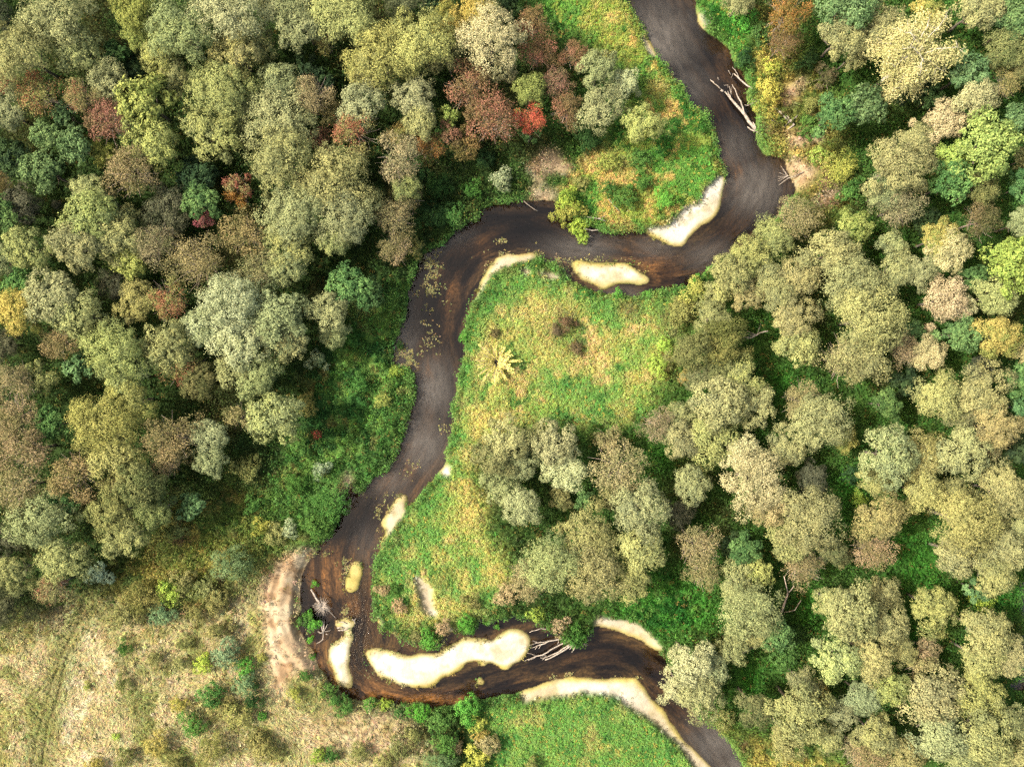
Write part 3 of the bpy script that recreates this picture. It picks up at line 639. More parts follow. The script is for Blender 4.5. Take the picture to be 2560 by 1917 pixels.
# ------------------------------------------------------------------ tree and shrub builders
def unit(n, r, zmin=-1.0):
    v = r.normal(size=(n * 4 + 40, 3)); v /= np.linalg.norm(v, axis=1, keepdims=True)
    v = v[v[:, 2] > zmin][:n]
    return v
HAB = {  # lobes, lobe size, clumps per lobe, leaves per clump, clump size, leaf length, leaf width, outward bias, flatness of the dome, ragged
 'willow': (24, (.15, .38), 30, 21, .30, .28, .10, .85, .62, .16),
 'dense':  (28, (.15, .32), 26, 20, .34, .25, .10, .80, .66, .14),
 'broad':  (19, (.16, .36), 22, 18, .30, .36, .19, .75, .60, .18),
 'twiggy': (18, (.20, .38), 30, 12, .40, .24, .09, .55, .58, .24),
 'bush':   (10, (.28, .48), 26, 18, .32, .24, .11, .75, .60, .18),
}
def crown_mesh(hab, R, seed):
    r = np.random.default_rng(seed)
    nl, (l0, l1), nc, nv, cs, ll, lw, bias, dome, rag = HAB[hab]
    if R < 3.5 and hab != 'bush': nl = int(nl * 0.75)
    if R < 2.0: nl = max(6, int(nl * 0.7)); nc = int(nc * 0.8)
    C_, N_, CLv = [], [], []
    ga = 2.39996
    a0 = r.uniform(0, 6.28)
    for i in range(nl):
        q = math.sqrt((i + 0.4) / nl)
        rr = 0.74 * q * (1 + r.normal(0, rag)); a = a0 + i * ga + r.normal(0, 0.25)
        lr = r.uniform(l0, l1)
        z = dome * math.sqrt(max(0.0, 1 - min(1, rr * rr * 1.05))) + r.normal(0, 0.07)
        lc = np.array([rr * math.cos(a), rr * math.sin(a), z])
        lv = r.random()
        d = unit(nc, r, -0.45); ndir = len(d)
        cc = lc + d * lr * r.uniform(0.75, 1.08, (ndir, 1))
        cr = lr * cs * r.uniform(0.7, 1.3, ndir)
        cv = r.random(ndir)
        p = r.normal(size=(ndir, nv, 3)) * 0.55
        pos = cc[:, None, :] + p * cr[:, None, None]
        out = lc * np.array([0.5, 0.5, 0.4]); out = out / (np.linalg.norm(out) + 1e-6)
        nn = bias * (d[:, None, :] * 0.85 + out * 0.55 + p * 0.45) + r.normal(size=(ndir, nv, 3)) * (0.80 - bias * 0.45)
        C_.append(pos.reshape(-1, 3)); N_.append(nn.reshape(-1, 3))
        CLv.append(np.repeat(0.65 * lv + 0.35 * cv, nv))
    Cn = np.concatenate(C_) * R; N = np.concatenate(N_); cl = np.concatenate(CLv)
    keep = Cn[:, 2] > -0.35 * R; Cn, N, cl = Cn[keep], N[keep], cl[keep]
    lf = 1.0 if R > 3.5 else (0.85 if R > 2 else 0.7)
    V, F = leaves(Cn, N, ll * lf, lw * lf, r)
    v = np.repeat(r.random(len(Cn)), 4)
    return mesh_np('crown_' + hab, V, F, [M_LEAF], {'v': v, 'cl': np.repeat(cl, 4)})
def twig_mesh(R, seed, mat, n=70, wid=0.05, up=0.95):
    """bare twigs showing among the leaves"""
    r = np.random.default_rng(seed); Vs, Fs = [], []; o = 0
    for i in range(n):
        d = unit(3, r, 0.05)[0]
        a = d * R * r.uniform(0.1, 0.35); b = d * R * r.uniform(0.7, up) + r.normal(0, .08 * R, 3)
        a[2] *= 0.75; b[2] *= 0.8; m = (a + b) / 2 + r.normal(0, .06 * R, 3)
        V, F = tube([a, m, b], [wid, wid * .7, wid * .3], 3)
        Vs += V; Fs += [tuple(o + q for q in f) for f in F]; o = len(Vs)
    me = bpy.data.meshes.new('twigs'); me.from_pydata([tuple(v) for v in Vs], [], [f[:3] if f[3] == f[0] else f for f in Fs])
    me.materials.append(mat); me.update(); return me
def trunk_mesh(seed, mat, limbs=6):
    """one metre high, one metre wide crown: scaled to each tree"""
    r = np.random.default_rng(seed); b = MB()
    pts = [np.array([0, 0, -0.05])]
    for k in range(1, 6): pts.append(np.array([r.normal(0, .02), r.normal(0, .02), k / 5 * 0.85]))
    b.tube(pts, [.085, .062, .055, .048, .042, .028], 7)
    for i in range(limbs):
        a = 6.283 * i / limbs + r.normal(0, .3); z0 = r.uniform(.45, .75)
        s = np.array([0, 0, z0]); e = np.array([math.cos(a) * r.uniform(.4, .65), math.sin(a) * r.uniform(.4, .65), z0 + r.uniform(.12, .3)])
        b.tube([s, (s + e) / 2 + np.array([0, 0, -.03]), e], [.036, .025, .010], 5)
    me = bpy.data.meshes.new('trunk'); me.from_pydata([tuple(v) for v in b.V], [], [f[:3] if f[3] == f[0] else f for f in b.F])
    me.materials.append(mat); me.update(); me.polygons.foreach_set('use_smooth', np.full(len(me.polygons), True)); return me
SIZES = (5.0, 3.0, 1.5)
PROTO = {}
def proto(hab, R, i):
    s = min(SIZES, key=lambda q: abs(math.log(q / R)))
    nvar = 8 if hab == 'willow' else 4
    key = (hab, s, i % nvar)
    if key not in PROTO: PROTO[key] = crown_mesh(hab, s, 1000 + sum(map(ord, hab)) * 7 + int(s * 10) + 91 * (i % nvar))
    return PROTO[key], s
TRUNKS = [trunk_mesh(50 + k, M_BARK) for k in range(4)]
TW = {}
def twigs(R, i, mat=None):
    mat = mat or M_TWIG
    s = min(SIZES, key=lambda q: abs(math.log(q / R))); k = (s, i % 3, mat.name)
    if k not in TW: TW[k] = twig_mesh(s, 700 + i % 3 + int(s * 10), mat, n=46 if s > 2 else 26, wid=0.028 if s > 2 else 0.02)
    return TW[k], s

# kind: name, words of the label, category, habit, colour, second colour, share of the second
KIND = {
 'W':  ('willow_tree', 'olive willow', 'tree', 'willow', (168,166,108), (156,158,108), .35),
 'WY': ('willow_tree', 'yellowish willow', 'tree', 'willow', (172,172,100), (162,164,104), .35),
 'WD': ('willow_tree', 'dull olive willow', 'tree', 'dense', (138,136,88), (116,122,78), .4),
 'S':  ('willow_tree', 'silvery grey-green willow', 'tree', 'willow', (166,168,118), (150,154,106), .35),
 'SS': ('willow_tree', 'bright silver willow', 'tree', 'dense', (186,188,138), (170,174,122), .35),
 'P':  ('willow_tree', 'pale cream willow', 'tree', 'dense', (204,190,142), (188,178,130), .35),
 'G':  ('broadleaf_tree', 'mid-green leafy tree', 'tree', 'broad', (106,140,80), (88,124,72), .45),
 'GB': ('broadleaf_tree', 'blue-green leafy tree', 'tree', 'broad', (118,146,94), (100,130,82), .45),
 'D':  ('broadleaf_tree', 'dark green tree', 'tree', 'broad', (70,92,56), (56,76,52), .45),
 'DG': ('willow_tree', 'dark grey-green tree', 'tree', 'dense', (104,104,82), (84,90,66), .4),
 'Y':  ('broadleaf_tree', 'yellow-green tree', 'tree', 'dense', (152,160,84), (132,146,74), .4),
 'L':  ('broadleaf_tree', 'bright lime-green tree', 'tree', 'broad', (156,176,86), (134,158,78), .3),
 'R':  ('red_leaved_tree', 'mauve-red tree', 'tree', 'twiggy', (160,112,92), (142,120,84), .45),
 'RG': ('red_leaved_tree', 'olive tree with reddish tips', 'tree', 'twiggy', (160,154,98), (182,118,94), .34),
 'C':  ('red_leaved_tree', 'scarlet-topped tree', 'tree', 'twiggy', (228,98,74), (196,128,82), .34),
 'M':  ('red_leaved_tree', 'magenta-pink tree', 'tree', 'twiggy', (186,98,108), (160,124,100), .3),
 'O':  ('orange_leaved_tree', 'orange-brown tree', 'tree', 'twiggy', (180,126,68), (146,124,68), .4),
 'OY': ('orange_leaved_tree', 'golden-orange tree', 'tree', 'dense', (184,166,88), (150,154,80), .4),
 'T':  ('thin_leaved_tree', 'tan twiggy tree', 'tree', 'twiggy', (166,152,106), (150,146,98), .4),
 'TM': ('thin_leaved_tree', 'pinkish tan twiggy tree', 'tree', 'twiggy', (166,146,110), (152,144,98), .4),
 'TB': ('thin_leaved_tree', 'brown twiggy tree', 'tree', 'twiggy', (138,116,78), (112,106,66), .4),
 'bG': ('shrub', 'green shrub', 'shrub', 'bush', (92,134,62), (76,118,56), .4),
 'bV': ('shrub', 'vivid green shrub', 'shrub', 'bush', (100,170,64), (120,180,76), .4),
 'bD': ('shrub', 'dark green shrub', 'shrub', 'bush', (64,96,52), (50,80,48), .4),
 'bB': ('shrub', 'blue-grey shrub', 'shrub', 'bush', (128,148,106), (102,126,88), .4),
 'bO': ('shrub', 'olive shrub', 'shrub', 'bush', (154,150,88), (128,132,74), .4),
 'bY': ('shrub', 'yellow shrub', 'shrub', 'bush', (208,206,86), (170,178,74), .35),
 'bL': ('shrub', 'lime shrub', 'shrub', 'bush', (168,192,74), (130,166,62), .35),
 'bA': ('shrub', 'amber shrub', 'shrub', 'bush', (186,166,86), (160,152,76), .4),
 'bT': ('shrub', 'tan shrub', 'shrub', 'bush', (190,166,124), (160,142,98), .4),
 'bS': ('shrub', 'silvery shrub', 'shrub', 'bush', (178,184,146), (140,152,112), .4),
 'bN': ('shrub', 'brown bare-twigged shrub', 'shrub', 'bush', (122,104,78), (104,98,66), .4),
 'bR': ('shrub', 'red shrub', 'shrub', 'bush', (190,96,80), (150,110,70), .3),
}
TREES = [
# --- north-west wood, first quarter
(150,48,92,'S'),(64,140,78,'W'),(205,135,66,'W'),(8,62,48,'DG'),(352,36,58,'Y'),(358,100,44,'Y'),(300,145,40,'G'),(335,172,38,'D'),(460,92,80,'W'),(575,40,88,'SS'),(592,132,72,'WY'),(412,152,50,'WY'),(278,215,54,'S'),
(98,240,62,'RG'),(18,212,44,'RG'),(28,285,58,'S'),(215,245,50,'RG'),(278,308,58,'R'),(372,262,76,'L2'),(446,205,48,'W'),(556,232,80,'W'),(540,335,76,'WY'),(596,290,50,'W'),(400,365,72,'WY'),(168,290,36,'GB'),(128,345,46,'GB'),(200,372,50,'GB'),(122,432,62,'GB'),(40,400,56,'D'),(340,432,72,'TM'),(268,388,36,'Y'),(500,446,58,'D'),(602,468,38,'RG'),(238,486,50,'W'),(20,480,42,'TB'),
(758,62,74,'S'),(690,30,46,'SS'),(868,42,84,'W'),(815,110,36,'RG'),(1192,30,56,'OY'),(1128,66,50,'OY'),(1056,112,88,'W'),(958,148,84,'WY'),(920,206,52,'WY'),(905,262,58,'S'),(1040,248,54,'S'),(1228,104,84,'P'),(1262,185,34,'P'),(1168,224,64,'R'),(1228,302,68,'R'),(1120,150,52,'WD'),(706,218,60,'W'),(786,244,56,'T'),(835,290,34,'T'),(702,312,82,'S'),(806,356,34,'R'),(893,332,66,'RG'),(1050,312,46,'S'),(994,342,30,'OY'),(1072,372,42,'O'),(1125,342,34,'R'),(1162,366,40,'TB'),(1124,298,30,'L2'),(715,412,86,'W'),(1000,405,66,'T'),(870,395,40,'G'),(850,455,90,'W'),(1016,472,46,'W'),(650,118,46,'W'),(770,175,40,'D'),(810,215,36,'D'),(1010,20,50,'DG'),(1090,15,40,'D'),(1270,30,40,'D'),
(1334,68,46,'R'),(1346,140,46,'R'),(1438,150,42,'R'),(1388,214,44,'R'),(1418,280,46,'R'),(1325,236,46,'Y'),(1320,304,46,'C'),(1322,345,30,'G'),(1494,180,54,'S'),(1556,216,46,'SS'),(1500,275,52,'S'),(1606,318,52,'WY'),(1470,352,36,'bD'),
# --- west wood
(62,522,62,'DG'),(12,540,52,'G'),(232,545,72,'WY'),(292,588,76,'W'),(202,612,72,'W'),(330,560,42,'WY'),(394,612,60,'TM'),(500,660,82,'T'),(336,650,50,'L2'),(508,506,48,'G'),(520,548,28,'M'),(600,492,36,'O'),(618,590,58,'T'),(586,755,84,'SS'),(520,812,62,'SS'),(606,862,70,'SS'),(72,622,60,'W'),(10,650,46,'S'),(140,738,76,'S'),(206,790,70,'W'),(58,780,68,'OY'),(422,752,58,'RG'),(354,752,54,'WY'),(300,880,84,'WY'),(322,940,60,'WY'),(428,866,76,'W'),(470,915,60,'RG'),(606,915,60,'S'),(158,858,46,'T'),(50,955,60,'T'),(108,945,40,'W'),(204,920,36,'GB'),(62,712,46,'G'),(420,530,64,'DG'),(280,520,40,'DG'),(300,715,46,'DG'),(20,860,50,'DG'),
(742,540,84,'W'),(730,612,64,'W'),(866,540,78,'W'),(842,600,56,'W'),(722,668,56,'W'),(985,548,54,'T'),(990,622,48,'TM'),(655,680,56,'T'),(876,716,60,'G'),(930,738,44,'G'),(700,790,76,'S'),(730,850,56,'S'),(826,780,54,'S'),(836,838,42,'S'),(1022,502,42,'T'),(1040,622,28,'bO'),(655,945,50,'S'),(1085,540,50,'bD'),(1130,540,36,'bG'),(1100,470,44,'bD'),(1050,440,40,'bD'),(1180,480,30,'bG'),(1255,456,34,'bS'),(1210,400,34,'bD'),
(330,1000,68,'WY'),(264,1064,80,'WY'),(302,1132,70,'WY'),(48,1040,62,'TM'),(72,1122,72,'TM'),(58,1215,66,'TM'),(430,1090,72,'T'),(428,1150,46,'TM'),(200,1188,66,'TM'),(362,1208,72,'WD'),(288,1282,66,'WD'),(400,1270,56,'WD'),(320,1340,56,'W'),(530,1082,50,'S'),(532,1150,46,'S'),(136,1060,46,'G'),(108,1300,68,'S'),(150,1265,46,'G'),(172,1392,62,'W'),(46,1425,50,'W'),(490,1262,38,'GB'),(448,1322,36,'bO'),(258,1432,36,'bS'),(588,1402,58,'bB'),(604,1040,40,'T'),(505,950,56,'WD'),(628,1165,40,'bO'),(24,1350,40,'DG'),(24,1500,56,'DG'),(140,1462,46,'RG'),(300,1200,40,'T'),
# --- west bank
(700,1040,74,'WY'),(772,1010,34,'bO'),(838,1248,52,'bG'),(810,1172,28,'bS'),(797,1085,15,'bR'),(690,1332,34,'bO'),(660,1315,28,'bY2'),(730,1320,26,'bS'),(800,1310,40,'bG'),(740,1210,32,'bG'),(640,1260,26,'bG'),(900,960,30,'bG'),(960,1000,26,'bY2'),(880,850,26,'bG'),(800,900,30,'bS'),(990,930,20,'bL'),(1000,862,14,'bD'),(760,1120,30,'bG'),
# --- meadow inside the bend
(1418,808,24,'bN'),(1392,828,18,'bN'),(1440,872,18,'bN'),(1240,835,14,'bN'),
(1400,540,28,'bY2'),(1430,530,34,'bY2'),(1448,566,28,'bL'),(1455,592,20,'bL'),(1418,500,34,'bL'),(1520,480,30,'bG'),(1560,500,36,'bG'),(1450,460,24,'bO'),(1600,460,30,'bG'),(1660,500,30,'bV'),(1520,410,30,'bY2'),(1600,400,30,'bG'),
(1740,735,42,'bY2'),(1700,770,34,'bO'),(1640,915,34,'bL'),(1660,870,24,'bL'),(1708,940,22,'bA'),(1700,790,40,'bO'),
(1720,880,58,'WD'),(1800,858,70,'WD'),(1776,796,46,'W'),(1745,940,46,'WD'),(1790,925,44,'WD'),
# --- middle of the east side
(1870,642,62,'W'),(1820,690,54,'W'),(1862,735,46,'W'),(1912,690,44,'W'),(1790,745,40,'WY'),
(1985,545,58,'T'),(1935,592,50,'W'),(2072,638,70,'W'),(2130,572,46,'L2'),(1992,690,56,'W'),(1940,742,50,'W'),(2122,718,80,'W'),(2225,682,46,'W'),(2160,800,92,'W'),(2150,888,74,'W'),(1975,800,56,'W'),(1985,862,58,'W'),(2362,632,58,'P'),(2288,684,44,'S'),(2352,752,64,'P'),(2392,772,40,'P'),(2338,600,52,'OY'),(2442,556,52,'TB'),(2540,562,46,'S'),(2530,668,88,'L'),(2482,742,60,'S'),(2480,842,64,'OY'),(2242,520,56,'T'),(2312,884,50,'P'),(2258,872,46,'T'),(2106,905,70,'T'),(2390,836,54,'G'),(2278,826,34,'G'),(2552,880,42,'P'),(2250,955,40,'D'),(2300,560,46,'D'),(2224,612,34,'W'),(2440,920,44,'DG'),(2420,700,40,'G'),
# --- birch goes here, north-east wood
(1842,14,42,'S'),(1962,40,60,'O'),(1950,115,44,'TB'),(2108,32,78,'GB'),(2098,96,66,'W'),(2190,84,56,'W'),(2130,140,40,'W'),(2312,34,40,'OY'),(2436,28,70,'W'),(2532,62,62,'G'),(2406,188,56,'GB'),(2424,258,60,'P'),(2348,312,52,'P'),(2506,212,42,'T'),(2506,128,58,'WD'),(2154,272,56,'GB'),(2078,288,54,'G'),(2276,230,46,'D'),(2318,252,36,'G'),(2460,372,92,'L'),(2376,400,50,'L'),(2236,415,78,'W'),(2288,352,42,'W'),(2532,300,42,'GB'),(2200,488,50,'W'),(2090,430,50,'bY2'),(2120,480,40,'bG'),(2370,460,60,'G'),(2256,150,34,'D'),(2020,320,34,'bG'),(2060,200,34,'bN'),(2010,160,30,'bD'),(1915,235,36,'bY'),(1928,175,26,'bY'),(1950,140,24,'bY'),(1900,268,22,'bY2'),(1890,95,36,'bG'),(1868,60,34,'bV'),(1858,150,30,'bD'),(2020,270,26,'bO'),(2040,395,28,'bL'),(2485,30,36,'D'),(2556,180,44,'WD'),(2556,400,40,'WD'),(2440,480,50,'WD'),(2550,470,46,'G'),
# --- centre right
(1270,1100,62,'S'),(1238,1140,56,'WD'),(1300,1150,56,'S'),(1250,1210,54,'S'),(1300,1262,52,'S'),(1385,1110,60,'S'),(1412,1172,58,'SS'),(1345,1090,44,'T'),(1545,1168,72,'T'),(1520,1100,40,'T'),(1640,1060,50,'TM'),(1700,1040,46,'W'),(1790,1000,74,'W'),(1840,950,58,'WY'),(1700,1100,52,'W'),(1780,1082,66,'W'),(1880,1010,56,'W'),(1880,1200,84,'P'),(1850,1135,56,'P'),(1915,1262,52,'P'),(1720,1212,56,'W'),(1600,1270,84,'W'),(1600,1370,76,'W'),(1470,1340,80,'W'),(1380,1400,82,'W'),(1480,1430,80,'W'),(1570,1450,58,'W'),(1320,1440,56,'T'),(1740,1362,60,'T'),(1755,1430,50,'T'),(1692,1278,42,'DG'),(1828,1360,40,'D'),(1402,1248,34,'WD'),(1460,1248,30,'G'),(1522,1240,34,'WD'),(1856,1372,44,'G'),(1890,1425,42,'L2'),(1640,1160,20,'bG'),
(2040,1048,78,'W'),(2000,1000,56,'T'),(2104,1100,38,'OY'),(2340,992,62,'W'),(2440,985,72,'W'),(2482,1066,64,'W'),(2395,1040,50,'WD'),(2212,1140,74,'W'),(2180,1195,46,'W'),(2290,1140,60,'WY'),(2390,1130,76,'W'),(2300,1228,58,'WY'),(1960,1120,52,'W'),(2010,1290,84,'W'),(1970,1350,60,'W'),(2070,1370,44,'WD'),(2176,1372,52,'TM'),(2190,1290,56,'W'),(2400,1300,84,'W'),(2495,1225,72,'W'),(2380,1380,70,'W'),(2500,1370,56,'W'),(2460,1110,48,'T'),(2000,1410,58,'T'),(2020,1190,44,'DG'),(2390,1238,48,'W'),(2208,1010,44,'G'),(2545,950,50,'G'),(2545,1020,40,'G'),(2470,1430,60,'W'),(2540,1120,44,'D'),(2545,1310,46,'W'),(2120,1180,30,'bD'),(2140,1240,24,'bL'),(2100,1390,30,'WD'),
# --- south-east wood
(1720,1650,66,'SS'),(1745,1725,62,'S'),(1700,1720,50,'SS'),(1770,1660,50,'S'),(1825,1612,44,'S'),(1870,1520,78,'W'),(1845,1462,52,'W'),(1900,1575,50,'W'),(1880,1765,56,'WD'),(1932,1580,44,'G'),(1960,1640,36,'bG'),(2115,1530,76,'W'),(2205,1558,62,'W'),(2070,1500,44,'W'),(2200,1480,44,'W'),(2085,1640,66,'WY'),(2172,1640,60,'W'),(2240,1620,46,'W'),(2215,1708,54,'WY'),(2150,1735,50,'S'),(1990,1770,74,'W'),(2000,1700,46,'W'),(1960,1830,52,'W'),(2088,1772,50,'S'),(2060,1830,44,'W'),(2322,1512,64,'W'),(2450,1575,70,'W'),(2512,1640,56,'W'),(2440,1640,62,'W'),(2180,1830,62,'WY'),(2320,1730,74,'W'),(2430,1730,70,'W'),(2330,1820,72,'W'),(2450,1830,76,'W'),(2530,1790,52,'W'),(2160,1890,52,'TM'),(2250,1885,54,'W'),(2400,1900,56,'W'),(2530,1890,56,'W'),(2310,1620,34,'T'),(2290,1660,40,'T'),(2120,1860,40,'T'),(1990,1580,26,'bD'),(2430,1470,34,'GB'),(2440,1495,30,'bL'),(2040,1720,34,'bA'),(1800,1790,30,'bO'),
# --- dry meadow and south bank
(362,1488,50,'bO'),(330,1530,40,'bO'),(412,1530,40,'bB'),(430,1470,34,'bL'),(470,1450,36,'bO'),(520,1470,40,'bO'),(500,1530,30,'bO'),(545,1500,34,'bO'),(320,1612,24,'bG'),(394,1640,28,'bO'),(458,1652,26,'bO'),(516,1652,28,'bL'),(552,1572,34,'bO'),(576,1628,42,'bB'),(620,1660,30,'bV'),(624,1700,34,'bB'),(316,1700,24,'bO'),(227,1710,13,'bY2'),(455,1752,26,'bA'),(532,1735,38,'bG'),(570,1755,26,'bO'),(492,1802,36,'bG'),(400,1850,38,'bA'),(600,1775,42,'bO'),(540,1862,44,'bO'),(250,1902,24,'bA'),(322,1885,26,'bO'),(298,1832,12,'bL'),(470,1600,22,'bO'),(640,1840,30,'bO'),(660,1780,14,'bV'),(664,1637,14,'bY2'),(640,1740,30,'bD'),(670,1860,36,'bO'),(440,1905,30,'bO'),
(758,1548,22,'bG'),(775,1538,16,'bV'),(785,1562,20,'bV'),(776,1598,11,'bV'),(783,1640,10,'bV'),(788,1458,11,'bV'),(742,1725,20,'bY2'),(770,1680,18,'bG'),(820,1722,24,'bG'),(845,1745,24,'bG'),(868,1762,26,'bG'),(925,1758,20,'bV'),(966,1760,20,'bL'),(1002,1776,22,'bG'),(1050,1775,30,'bV'),(1100,1796,36,'bG'),(1168,1776,42,'bV'),(1195,1802,24,'bY'),(1115,1850,40,'bG'),(1222,1850,30,'bT'),(1205,1830,22,'bA'),(1190,1892,40,'bY'),(1100,1900,46,'bB'),(800,1880,24,'bL'),(1140,1860,22,'bT'),(830,1880,26,'bG'),(900,1870,30,'bO'),(1000,1860,30,'bO'),(960,1905,32,'bO'),(1040,1830,30,'bO'),
(1075,1595,30,'bV'),(1045,1585,22,'bO'),(1168,1560,28,'bV'),(1217,1557,9,'bV'),(1242,1566,9,'bV'),(1110,1560,24,'bT'),(1260,1480,34,'bT'),(1180,1500,26,'bO'),(960,1470,20,'bT'),(1000,1510,24,'bT'),(990,1470,18,'bG'),(1436,1590,34,'bG'),(1400,1560,28,'bT'),(1340,1530,24,'bL'),(1330,1906,26,'bO'),(1765,1590,20,'bG'),(1620,735,14,'bV'),(1545,735,16,'bV'),(1350,656,12,'bV'),(1740,700,16,'bV'),(1162,842,16,'bV'),
]
KIND['L2'] = ('broadleaf_tree', 'light yellow-green tree', 'tree', 'broad', (166,174,92), (144,158,80), .35)
KIND['bY2'] = ('shrub', 'mustard yellow-green shrub', 'shrub', 'bush', (176,178,84), (140,152,70), .4)
PLACED = []
GRP = {'tree': 'trees of the riverside wood', 'shrub': 'shrubs on the banks and meadows'}
def put(px, py, rpx, kind, i):
    nm, words, cat, hab, c1, c2, mixf = KIND[kind]
    r = np.random.default_rng(3000 + i)
    shrub = cat == 'shrub'
    Rm = rpx * MPP * (1.0 if shrub else 1.09)
    if shrub: zc = 0.30 * Rm
    else:
        h = 2.6 + 1.62 * Rm if Rm > 2.3 else 2.2 + 1.55 * Rm
        h *= r.uniform(0.94, 1.12)
        if kind in ('D', 'DG', 'bD'): h *= 0.72
        zc = max(0.4 * Rm, h - 0.95 * Rm)
    zt = zc + 0.35 * Rm
    g = P(px, py, zt)
    Rm *= (1 - zt / H)
    gz = max(0.0, ground_z(g[0], g[1]))
    root = thing(nm, '', cat, (g[0], g[1], gz), GRP[cat])
    me, s = proto(hab, Rm, i)
    o = link('foliage' if shrub else 'crown', me, root)
    f = Rm / s * 0.98
    o.location = (0, 0, zc); o.scale = (f * r.uniform(.88, 1.14), f * r.uniform(.90, 1.10), f * r.uniform(.85, 1.15))
    o.rotation_euler = (0, 0, r.uniform(0, 6.283))
    # the south-western half of the wood is greyer, the east yellower
    t = np.clip((px - 900) / 1200.0, -0.6, 1)
    j = 1 + r.normal(0, .05, 3) * np.array([1, .6, 1.2]); val = r.uniform(.88, 1.10)
    warm = np.array([0.93 - .005 * t, 1.00 - .01 * t, 0.93 + .02 * t]) * val
    k1 = alb(*c1) * FOL * j * warm; k2 = alb(*c2) * FOL * j * warm
    o.color = (*k1, 1); o['tint2'] = [float(q) for q in k2]; o['mixf'] = float(np.clip(mixf + r.normal(0, .06), 0, 1))
    tk = link('stem' if shrub else 'trunk', TRUNKS[i % 4], root)
    sx = Rm * (0.75 if not shrub else 0.5)
    tk.scale = (sx, sx, zc + 0.35 * Rm); tk.rotation_euler = (0, 0, r.uniform(0, 6.28))
    if hab == 'twiggy' or kind in ('bN', 'bT'):
        tm, ts = twigs(Rm, i)
        b = link('branches', tm, root); b.location = (0, 0, zc); b.scale = (Rm / ts,) * 3; b.rotation_euler = (0, 0, r.uniform(0, 6.28))
    PLACED.append((root, px, py, rpx, words, cat))
    return root
FOL = 1.65
for i, (px, py, rpx, kind) in enumerate(TREES): put(px, py, rpx, kind, i)

# ------------------------------------------------------------------ the birch with white limbs
def birch(px, py, rpx):
    R = rpx * MPP; zc = 9.5; g = P(px, py, zc + 2); R *= 0.9
    root = thing('birch_tree', 'tall pale birch with white limbs showing through thin drooping leaves', 'tree', (g[0], g[1], 0.3), GRP['tree'])
    r = np.random.default_rng(77); b = MB(); lv = []; ln = []
    b.tube([(-.6, -.8, 0), (-.3, -.5, 4), (0, -.1, 8), (.2, .1, 10.5)], [.30, .24, .17, .06], 8)
    b.build('trunk', M_BIRCH, root)
    lb_ = MB()
    for i in range(17):
        a = i * 2.39996; d = np.array([math.cos(a), math.sin(a), 0]); z0 = r.uniform(5.5, 9.8)
        L = R * r.uniform(.65, 1.02) * (1.15 if math.cos(a - 0.9) > 0.3 else .9)
        p = [np.array([0, -.1, z0])]
        for k in range(1, 6):
            p.append(np.array([0, -.1, z0]) + d * L * k / 5 + np.array([r.normal(0, .12), r.normal(0, .12), 1.9 * math.sin(k / 5 * 2.3) + r.normal(0, .08)]))
        lb_.tube(p, [.055, .05, .042, .034, .024, .012], 5)
        for k in range(1, 6):
            for s in range(5):
                q = p[k] + np.array([r.normal(0, .45), r.normal(0, .45), r.uniform(-.1, .35)])
                if s < 2: lb_.tube([p[k], (p[k] + q) / 2, q], [.018, .014, .008], 4)
                n = 58
                off = r.normal(size=(n, 3)) * np.array([.42, .42, .28]); w = r.random(n) ** 1.3
                swe = np.array([-.55, -.35, -.75])
                pos = q + off + swe * w[:, None] * 1.2 - np.array([0, 0, .45])
                lv.append(pos); ln.append(off * 1.0 + np.array([-.2, .1, .9]) + r.normal(size=(n, 3)) * .5)
    lb_.build('branches', M_BIRCH, root)
    Cn = np.concatenate(lv); N = np.concatenate(ln)
    V, F = leaves(Cn, N, .30, .10, r)
    cl = np.repeat(np.repeat(r.random(len(lv)), 58), 4)
    o = link('crown', mesh_np('crown_birch', V, F, [M_LEAF], {'v': np.repeat(r.random(len(Cn)), 4), 'cl': cl}), root)
    o.color = (*(alb(198, 192, 128) * FOL), 1); o['tint2'] = [float(q) for q in alb(178, 178, 108) * FOL]; o['mixf'] = .35
    PLACED.append((root, px, py, rpx, None, 'tree'))
birch(2310, 112, 105)

